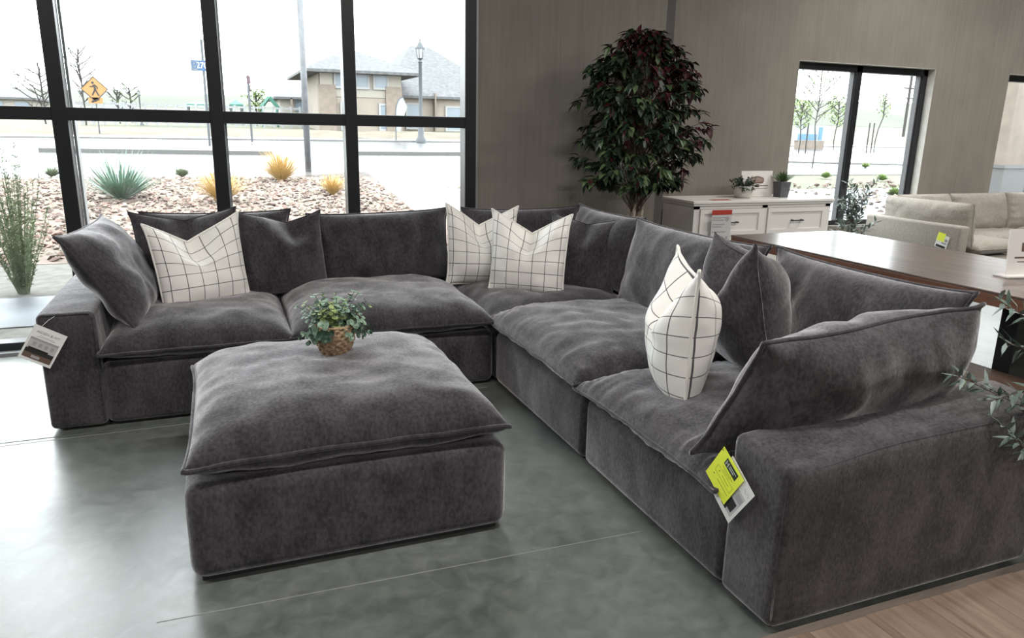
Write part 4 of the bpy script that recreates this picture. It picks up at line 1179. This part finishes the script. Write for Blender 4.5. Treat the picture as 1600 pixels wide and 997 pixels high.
# ---- trees (recursive branches)
def tree(label, px, py, pt, seed, leafy=0, bare=True, lean=0.0, name='bare_tree', group=None, spread=.55, lr=.10, loc=None, thick=.02, nb=16, fork=.3, rise=.8):
    rn = random.Random(seed); x, y = loc or G(px, py); H = (on_y(px, pt, y).z-gz(y))/.93; rmin = y/1142*1.05
    t = thing(name, label, 'tree', (x, y, gz(y)), 0, group)
    br, lf = MB(), MB(); tips = []
    cw = spread*H*.5
    tp = [Vector((lean*H*f + rn.uniform(-.02, .02)*H, rn.uniform(-.02, .02)*H, H*f)) for f in (0, .2, .4, .6, .8, .98)]
    tp[0] = Vector((0, 0, 0))
    br.tube(tp, [max(rmin*1.1, H*thick*(1-.7*f)) for f in (0, .2, .4, .6, .8, .98)], 6)
    for k in range(nb):
        f = fork + (.97-fork)*(k/nb)**.9; i0 = min(4, int(f*5/.98)); base = tp[i0].lerp(tp[i0+1], min(1, f*5/.98-i0))
        a = k*2.4+rn.uniform(-.5, .5)
        prof = math.sin(PI*min(1, max(.12, (1.02-f)/(1.02-fork))**.8))*.55+.45*(1.02-f)/(1.02-fork)
        L = cw*max(.25, prof)*rn.uniform(.75, 1.1)
        d = Vector((math.cos(a), math.sin(a), rise*rn.uniform(.6, 1.3)))
        p1 = base + d*L*.5 + Vector((0, 0, .03*L)); p2 = base + d*L + Vector((0, 0, .16*L))
        br.tube([base, p1, p2], [max(rmin*.75, H*thick*.35), rmin*.65, rmin*.5], 5)
        tips += [p1, p2]
        for q_ in range(3):
            g = rn.uniform(.3, .95); s0 = base.lerp(p2, g); a2 = a+rn.uniform(-1.3, 1.3)
            e = s0 + Vector((math.cos(a2), math.sin(a2), rn.uniform(.1, 1.1)))*L*rn.uniform(.25, .45)
            br.tube([s0, e], [rmin*.5, rmin*.4], 4); tips.append(e)
    br.build('branches', M['twig'], t)
    if leafy:
        for k in range(leafy):
            p = rn.choice(tips)+Vector([rn.uniform(-.5, .5)*H*.10 for _ in range(3)])
            lf.leaf(p, [rn.uniform(-1, 1) for _ in range(3)], (0, 0, 1), lr*rn.uniform(.7, 1.2), lr*.6, 0)
        lf.build('foliage', M['youngleaf'], t, recalc=False)
    return t
tree('tall bare tree rising behind the orange pedestrian sign', 135, 196, 84, 1, leafy=90, spread=.62, thick=.012, nb=20, lr=.10)
tree('wide bare tree at the far left beyond the road', 72, 194, 118, 2, spread=1.7, thick=.014, nb=18, fork=.15, rise=.55)
tree('small budding tree right of the pedestrian sign', 188, 193, 143, 3, leafy=150, name='small_tree', spread=.8, nb=10, fork=.35)
tree('small budding tree left of the distant lamp post', 207, 192, 140, 4, leafy=150, name='small_tree', spread=.8, nb=10, fork=.35)
tree('pale green tree between the green shelter and the timber arch', 402, 196, 148, 5, leafy=700, name='small_tree', spread=.8, nb=10, fork=.35, lr=.16)
tree('young tree in leaf outside the left pane of the recessed window', 1269, 262, 108, 6, leafy=750, name='young_tree', spread=.62, lr=.085, thick=.008, nb=24, fork=.42)
tree('slim young tree behind, left of the blue monument sign', 1247, 240, 165, 7, leafy=500, name='young_tree', lr=.12, thick=.008, fork=.45)
tree('small leafy tree right of the blue monument sign', 1302, 237, 160, 8, leafy=600, name='young_tree', lr=.12, thick=.009, fork=.45)
tree('leaning staked sapling outside the right pane of the recessed window', 1365, 240, 150, 9, leafy=200, name='young_tree', lean=.12, spread=.22, lr=.13, thick=.010, fork=.6, nb=8)
tree('young tree outside the window at the right edge', 1568, 240, 130, 10, leafy=900, name='young_tree', spread=.35, lr=.15, thick=.009)
def pole(name, label, cat, px0, py0, py1, r, mat=None, group=None):
    x, y = G(px0, py0); top = on_y(px0, py1, y).z
    b = MB(); b.tube([(0, 0, 0), (0, 0, top-gz(y))], r, 8)
    return b, x, y, top-gz(y)
for k, (px, py, lab) in enumerate(((1258, 240, 'left stake beside the monument sign'), (1353, 240, 'thin upright stake left of the leaning sapling'), (1360, 240, 'thin stake touching the leaning sapling'))):
    b, x, y, h = pole('', '', '', px, py, 192, .035)
    tag(b.build('tree_stake', M['twig'], loc=(x, y, gz(y))), lab, 'stake')

# ---- street furniture
b, x, y, h = pole('', '', '', 482, 268, -60, .085)
t = thing('street_pole', 'tall grey steel pole with a banner, outside the third window bay', 'pole', (x, y, gz(y)))
b.build('shaft', M['steel'], t, smooth=True)
zb = on_y(470, 60, y).z-gz(y)
b = MB(); b.prism([(-.13, zb), (-.12, h), (-.34, h), (-.34, zb+1.1)], -.012, .012, 'Y'); b.build('banner', M['bannerw'], t)
# pedestrian sign
x, y = G(156, 211)
t = thing('pedestrian_sign', 'orange diamond pedestrian crossing sign across the road', 'sign', (x, y, gz(y)))
zt = on_y(147, 122, y).z-gz(y); zc = on_y(147, 139, y).z-gz(y); k_ = y/1142*1.06
b = MB(); b.tube([(0, .03, 0), (0, .03, zt)], .035, 6); b.build('post', M['lampmetal'], t)
hw = 15.5*k_
b = MB(); b.prism([(0, zc-hw), (hw, zc), (0, zc+hw), (-hw, zc)], -.012, .012, 'Y'); o = b.build('diamond_panel', M['signorange'], t)
b = MB()
for s0, s1 in (((0, hw*.96), (hw*.96, 0)), ((hw*.96, 0), (0, -hw*.96)), ((0, -hw*.96), (-hw*.96, 0)), ((-hw*.96, 0), (0, hw*.96))):
    b.tube([(s0[0], -.02, zc+s0[1]), (s1[0], -.02, zc+s1[1])], .022, 4)
b.build('panel_border', M['ink'], o)
b = MB(); q_ = hw/15
def limb(pts, r): b.tube([(x_*q_, -.022, zc+z_*q_) for x_, z_ in pts], r*q_, 6)
b.lathe([(.01, -.02), (1.5*q_, -.012), (1.5*q_, .0)], seg=10, mtx=Matrix.Translation((-1.2*q_, -.02, zc+7.2*q_)) @ Matrix.Rotation(R(90), 4, 'X'))
limb([(0, 5), (.8, -.2)], 1.15); limb([(.2, 4.6), (-2.4, 2.6), (-4.6, 2.9)], .6); limb([(.4, 4.8), (3, 2.8), (3.4, .4)], .6)
limb([(.4, 0), (-1.0, -3.6), (-2.8, -7)], .8); limb([(.9, 0), (2.2, -3.6), (4.2, -7.6)], .8)
b.build('walking_figure', M['ink'], o)
za = on_y(147, 157, y).z-gz(y)
b = MB(); b.box(-8*k_, 8*k_, -.012, .012, za-3.6*k_, za+3.6*k_); o = b.build('arrow_panel', M['signorange'], t)
b = MB(); b.tube([(4*k_, -.02, za+1.6*k_), (-3.4*k_, -.02, za-1.2*k_)], .9*k_, 5); b.prism([(-5.2*k_, za-2*k_), (-2*k_, za-2.6*k_), (-3*k_, za+.9*k_)], -.03, -.015, 'Y'); b.build('arrow', M['ink'], o)
# street name sign
x, y = G(328, 229); y0_ = y
b, x, y, h = pole('', '', '', 328, 229, 62, .05)
t = thing('street_name_sign', 'blue street name sign reading 2700 W on a thin post', 'sign', (x, y, gz(y)))
b.build('post', M['lampmetal'], t)
c0, c1 = on_y(298, 102, y), on_y(343, 103, y); wz = 7*y/1142
b = MB(); b.box(c0.x-x, c1.x-x, -.06, -.045, c0.z-gz(y)-wz, c0.z-gz(y)+wz); o = b.build('name_plate', M['signblue'], t)
cw = c1.x-c0.x
b = MB(); b.box(c0.x-x+.02, c0.x-x+cw*.23, -.064, -.0605, c0.z-gz(y)-wz*.86, c0.z-gz(y)+wz*.86); b.build('emblem_field', plain('pale_sign_field', (.085, .10, .11), .5), o)
text_mesh('emblem_letter', 'B', wz*1.9, M['signblue'], o, Matrix.Translation((c0.x-x+cw*.125, -.066, c0.z-gz(y))) @ Matrix.Rotation(R(90), 4, 'X'))
text_mesh('street_name', '2700 W', wz*1.6, M['paper'], o, Matrix.Translation((c0.x-x+cw*.62, -.063, c0.z-gz(y))) @ Matrix.Rotation(R(90), 4, 'X'), sx=.85)
# banner pole
b, x, y, h = pole('', '', '', 394, 222, 118, .05)
t = thing('banner_pole', 'thin pole with a dark box and small banner beyond the road', 'pole', (x, y, gz(y)))
b.build('shaft', M['lampmetal'], t)
k_ = y/1142
b = MB(); b.box(-2*k_, 3.2*k_, -.06, .06, h-11*k_, h-1*k_); b.build('sign_box', M['banner'], t)
b = MB(); b.prism([(-1.5*k_, h-13*k_), (3*k_, h-13*k_), (.4*k_, h-32*k_), (-.6*k_, h-32*k_)], -.02, .02, 'Y'); b.build('pennant', M['banner'], t)
# lamp posts
def lamp_post(px, py, pyt, lab, sc=1.0, grp=None):
    x, y = G(px, py); H_ = on_y(px, pyt, y).z-gz(y); s = H_/5.2
    t = thing('street_lamp', lab, 'street lamp', (x, y, gz(y)), 0, grp)
    b = MB(); b.lathe([(.28*s, 0), (.28*s, .12*s), (.17*s, .28*s), (.15*s, .8*s), (.10*s, .95*s), (.085*s, 3.9*s), (.12*s, 3.95*s), (.07*s, 4.05*s), (.16*s, 4.12*s)], seg=14); b.build('post', M['lampmetal'], t, smooth='auto')
    b = MB(); b.lathe([(.13*s, 4.12*s), (.21*s, 4.55*s), (.20*s, 4.6*s)], seg=10); b.build('lantern_glass', M['lamp_glass'], t)
    b = MB(); b.lathe([(.25*s, 4.58*s), (.24*s, 4.64*s), (.10*s, 4.86*s), (.04*s, 4.92*s), (.045*s, 5.0*s), (.01*s, 5.2*s)], seg=12)
    for k in range(6):
        a = k*PI/3; b.tube([(.14*s*math.cos(a), .14*s*math.sin(a), 4.12*s), (.22*s*math.cos(a), .22*s*math.sin(a), 4.58*s)], .014*s, 4)
    b.build('lantern_cage', M['lampmetal'], t)
lamp_post(658, 222, 56, 'ornate dark street lamp in front of the big tan house')
lamp_post(222, 196, 136, 'small distant ornate street lamp right of the pedestrian sign')
# feather flag
x, y = G(619, 220)
t = thing('feather_flag', 'pale curved feather flag in front of the tan house', 'flag', (x, y, gz(y)))
k_ = y/1142
b = MB(); pl = [(0, 0, 0), (0, 0, 40*k_)] + [(12*k_*(1-math.cos(a)), 0, 40*k_+25*k_*math.sin(a)) for a in [i*PI/2/6 for i in range(1, 7)]]
b.tube(pl, .03, 5); b.build('pole', M['lampmetal'], t)
b = MB(); b.prism([(.2*k_, 14*k_), (.2*k_, 40*k_)] + [(12*k_*(1-math.cos(a)), 40*k_+24*k_*math.sin(a)) for a in [i*PI/2/6 for i in range(1, 7)]] + [(18*k_, 50*k_), (12*k_, 34*k_), (7*k_, 14*k_)], -.01, .01, 'Y')
b.build('banner', M['bannerw'], t)

# ---- big tan house across the road
def hip(mb, x0, x1, y0, y1, z0, z1, ridge=.0, ov=0.0):
    w = x1-x0; d = y1-y0; cx = (x0+x1)/2; cy = (y0+y1)/2
    x0 -= ov; x1 += ov; y0 -= ov; y1 += ov
    rx = ridge*w/2; t_ = .18
    mb.add([(x0,y0,z0),(x1,y0,z0),(x1,y1,z0),(x0,y1,z0),(cx-rx,cy,z1),(cx+rx,cy,z1),(x0,y0,z0-t_),(x1,y0,z0-t_),(x1,y1,z0-t_),(x0,y1,z0-t_)],
           [(0,1,5,4),(1,2,5),(2,3,4,5),(3,0,4),(0,6,7,1),(1,7,8,2),(2,8,9,3),(3,9,6,0),(6,9,8,7)])
YH = 52.0
def hp(px, py, Y=YH): return on_y(px, py, Y)
gx, gzz = hp(500, 150).x, gz(YH)
t = thing('house', 'two-storey tan house with hip roofs seen through the big window', 'house', (gx, YH, gzz))
def HX(px, Y=YH): return hp(px, 150, Y).x-gx
def HZ(py, px=560, Y=YH): return hp(px, py, Y).z-gzz
xl, xr = HX(500), HX(627)
ze = HZ(112)
b = MB(); b.box(xl, xr, 0, 9, -.3, ze); b.build('tower_walls', M['stucco'], t)
b = MB(); b.box(xl-.0, xr, -.06, 0, HZ(152), ze); b.build('upper_band', M['stucco2'], t)
b = MB()
for x in (xl, xr-1.0): b.box(x-.12, x+1.0, -.25, .4, -.3, HZ(134))
b.build('masonry_pier', M['masonry'], t)
b = MB()
for x in (xl, xr-.9): b.box(x, x+.85, -.18, .3, HZ(134), ze)
b.build('pilaster', M['stucco2'], t)
b = MB(); hip(b, xl, xr, 0, 9, ze, HZ(66), .0, 1.15); b.build('roof', M['shingle'], t)
def hwindow(xa, xb, za, zb, y=0.0, frame=True):
    f = MB(); e = .14
    f.box(xa-e, xb+e, y-.14, y-.02, za-e, za); f.box(xa-e, xb+e, y-.14, y-.02, zb, zb+e); f.box(xa-e, xa, y-.14, y-.02, za, zb); f.box(xb, xb+e, y-.14, y-.02, za, zb)
    o = f.build('window_frame', M['hwhite'], t); g = MB(); g.box(xa, xb, y-.09, y-.03, za, zb); g.build('window_pane', M['hwin'], o)
for a, c in ((525, 538), (556.5, 574), (586, 604)): hwindow(HX(a), HX(c), HZ(136), HZ(117), -.06)
for a, c in ((534, 541), (594, 607)): hwindow(HX(a), HX(c), HZ(201), HZ(164))
xr2 = HX(790)
YD = 3.0
b = MB(); b.box(xr, xr2, YD, 18, -.3, HZ(151, 680, YH+YD)); b.build('wing_walls', M['stucco'], t)
b = MB(); hip(b, xr-.4, xr2+1.5, YD, 21, HZ(151, 680, YH+YD), HZ(72, 650, YH+12), .15, .5); b.build('wing_roof', M['shingle'], t)
for a, c, z0, z1 in ((636, 656, 200, 165), (698, 722, 202, 168)): hwindow(HX(a, YH+YD), HX(c, YH+YD), HZ(z0, 680, YH+YD), HZ(z1, 680, YH+YD), YD)
b = MB(); b.box(HX(682, YH+2), HX(684, YH+2), YD-.6, YD, -.3, HZ(146, 680, YH+YD)); b.build('downpipe', M['masonry'], t)
# low row house left of it
x0, x1 = hp(438, 170, 66).x, hp(492, 170, 66).x
t = thing('row_house', 'low row of tan townhouses left of the big tan house', 'house', (x0, 66, gz(66)))
zl = hp(460, 152, 66).z-gz(66)
b = MB(); b.box(0, x1-x0-.6, 0, 8, -.3, zl); b.build('walls', M['stucco2'], t)
b = MB(); hip(b, 0, x1-x0-.6, 0, 8, zl, hp(478, 138, 66).z-gz(66), .3, .5); b.build('roof', M['shingle'], t)
for k in range(4):
    b = MB(); b.box(.8+k*1.7, .98+k*1.7, -.5, -.3, -.3, zl-.1); b.build('porch_post', M['masonry'], t)
    f = MB(); f.box(1.2+k*1.7, 2.0+k*1.7, -.08, 0, 1.0, 2.2); f.build('window_pane', M['hwin'], t)
# houses far left
def far_house(label, pa, pb, pyb, pye, pyr, Y, wall, roof='shingle'):
    x0, x1 = on_y(pa, 180, Y).x, on_y(pb, 180, Y).x; z0 = gz(Y)
    t = thing('house', label, 'house', (x0, Y, z0)); ze = on_y((pa+pb)/2, pye, Y).z-z0
    b = MB(); b.box(0, x1-x0, 0, 8, -.4, ze); b.build('walls', M[wall], t)
    b = MB(); hip(b, 0, x1-x0, 0, 8, ze, on_y((pa+pb)/2, pyr, Y+4).z-z0, .45, .5); b.build('roof', M[roof], t)
    n_ = max(2, int((x1-x0)/3.5))
    for k in range(n_):
        f = MB(); xx = (x1-x0)*(k+.35)/n_; f.box(xx, xx+1.1, -.06, 0, ze*.4, ze*.75); f.build('window_pane', M['hwin'], t)
far_house('low pale house with a pitched roof at the far left edge', -30, 52, 185, 152, 140, 80, 'stucco2')
far_house('low blue-grey building beyond the bank, right of the distant lamp', 240, 292, 196, 182, 176, 90, 'bluegrey')
far_house('low pale house behind the pedestrian sign', 150, 205, 190, 172, 158, 85, 'stucco2')
# vinyl fence
x0, x1 = on_y(96, 195, 56).x, on_y(470, 195, 56).x
t = thing('vinyl_fence', 'long white fence running behind the grass bank', 'fence', (x0, 56, gz(56)))
hf = 1.35
for z in (.15, hf*.5, hf-.1):
    b = MB(); b.box(0, x1-x0, -.03, .03, z, z+.12); b.build('rail', M['vinyl'], t)
n_ = 24
for k in range(n_+1):
    b = MB(); xx = (x1-x0)*k/n_; b.box(xx-.07, xx+.07, -.08, .08, -.2, hf+.1); b.build('post', M['vinyl'], t)
# park shelter, timber arch
def shelter(label, px, pw, Y, pyt, pye):
    c = on_y(px, 180, Y); z0 = gz(Y); t = thing('park_shelter', label, 'shelter', (c.x, Y, z0))
    w = pw*Y/1142/2; ze = on_y(px, pye, Y).z-z0; zt = on_y(px, pyt, Y).z-z0
    b = MB(); hip(b, -w, w, -w, w, ze, zt, 0, .0); b.build('roof', M['roofgreen'], t)
    for sx in (-1, 1):
        for sy in (-1, 1):
            b = MB(); b.box(sx*w*.8-.1, sx*w*.8+.1, sy*w*.8-.1, sy*w*.8+.1, -.3, ze-.1); b.build('post', M['lampmetal'], t)
shelter('small green-roofed park shelter right of the second mullion', 370, 18, 62, 156, 163)
shelter('wide low green-roofed park shelter left of the second mullion', 312, 34, 66, 158, 163)
c = on_y(422, 180, 58); z0 = gz(58); k_ = 58/1142
t = thing('timber_arch', 'dark green pointed timber arch of the park playground', 'arch', (c.x, 58, z0))
zt = on_y(422, 152, 58).z-z0; ze = on_y(422, 170, 58).z-z0
for s in (-1, 1):
    b = MB(); b.tube([(0, 0, zt), (s*13*k_, 0, ze)], .14, 5); b.build('rafter', M['roofgreen'], t)
    b = MB(); b.tube([(s*10*k_, 0, ze+.1), (s*10*k_, 0, -.2)], .10, 5); b.build('post', M['roofgreen'], t)
# ---- beyond the right windows
Yb = 36; c0, c1 = on_y(1247, 210, Yb), on_y(1290, 213, Yb); z0 = gz(Yb)
t = thing('monument_sign', 'blue and white monument sign beyond the road in the recessed window', 'sign', (c0.x, Yb, z0))
zt, zm, zb = on_y(1268, 196, Yb).z-z0, on_y(1268, 207, Yb).z-z0, on_y(1268, 220, Yb).z-z0; w = c1.x-c0.x
b = MB(); b.box(0, w, 0, .3, zb, zt); b.build('panel', M['bannerw'], t)
b = MB(); b.box(0, w*.68, -.03, 0, zb+.05, zm-.1); b.build('blue_band', M['bluepanel'], t)
b = MB(); b.box(w*.74, w*.86, -.03, 0, zb+.05, zt-.1); b.build('blue_stripe', M['bluepanel'], t)
b = MB(); b.box(.05, w-.05, .0, .3, -.2, zb); b.build('under_block', M['masonry'], t)
x, y = on_y(1413, 200, 62).x, 62
t = thing('utility_pole', 'wooden utility pole with crossarms in the right pane of the recessed window', 'pole', (x, y, gz(y)))
zt = on_y(1420, 118, 62).z-gz(y)
b = MB(); b.tube([(0, 0, 0), (0, 0, zt)], .16, 6); b.build('pole', M['twig'], t)
b = MB(); b.box(-.9, .9, -.08, .08, zt-1.4, zt-1.25); b.box(-.7, .7, -.08, .08, zt-2.4, zt-2.28); b.build('crossarm', M['twig'], t)
slab('grass_verge', [G(1200, 252), G(1600, 262), G(1600, 240), G(1200, 236)], M['concrete'], .03)
# brick pier seen in the far right window
a_, c_ = on_y(1580, 200, 12.0), on_y(1640, 200, 12.0)
t = thing('porch_pier', 'brown brick pier with a grey stone base outside the rightmost window', 'pier', (a_.x, 12.0, gz(12)))
b = MB(); b.box(0, .75, 0, .75, .9, 3.4); b.build('shaft', M['masonry'], t)
b = MB(); b.box(-.05, .8, -.05, .8, -.1, .85); b.box(-.09, .84, -.09, .84, .85, .92); b.build('stone_base', M['kerb'], t)
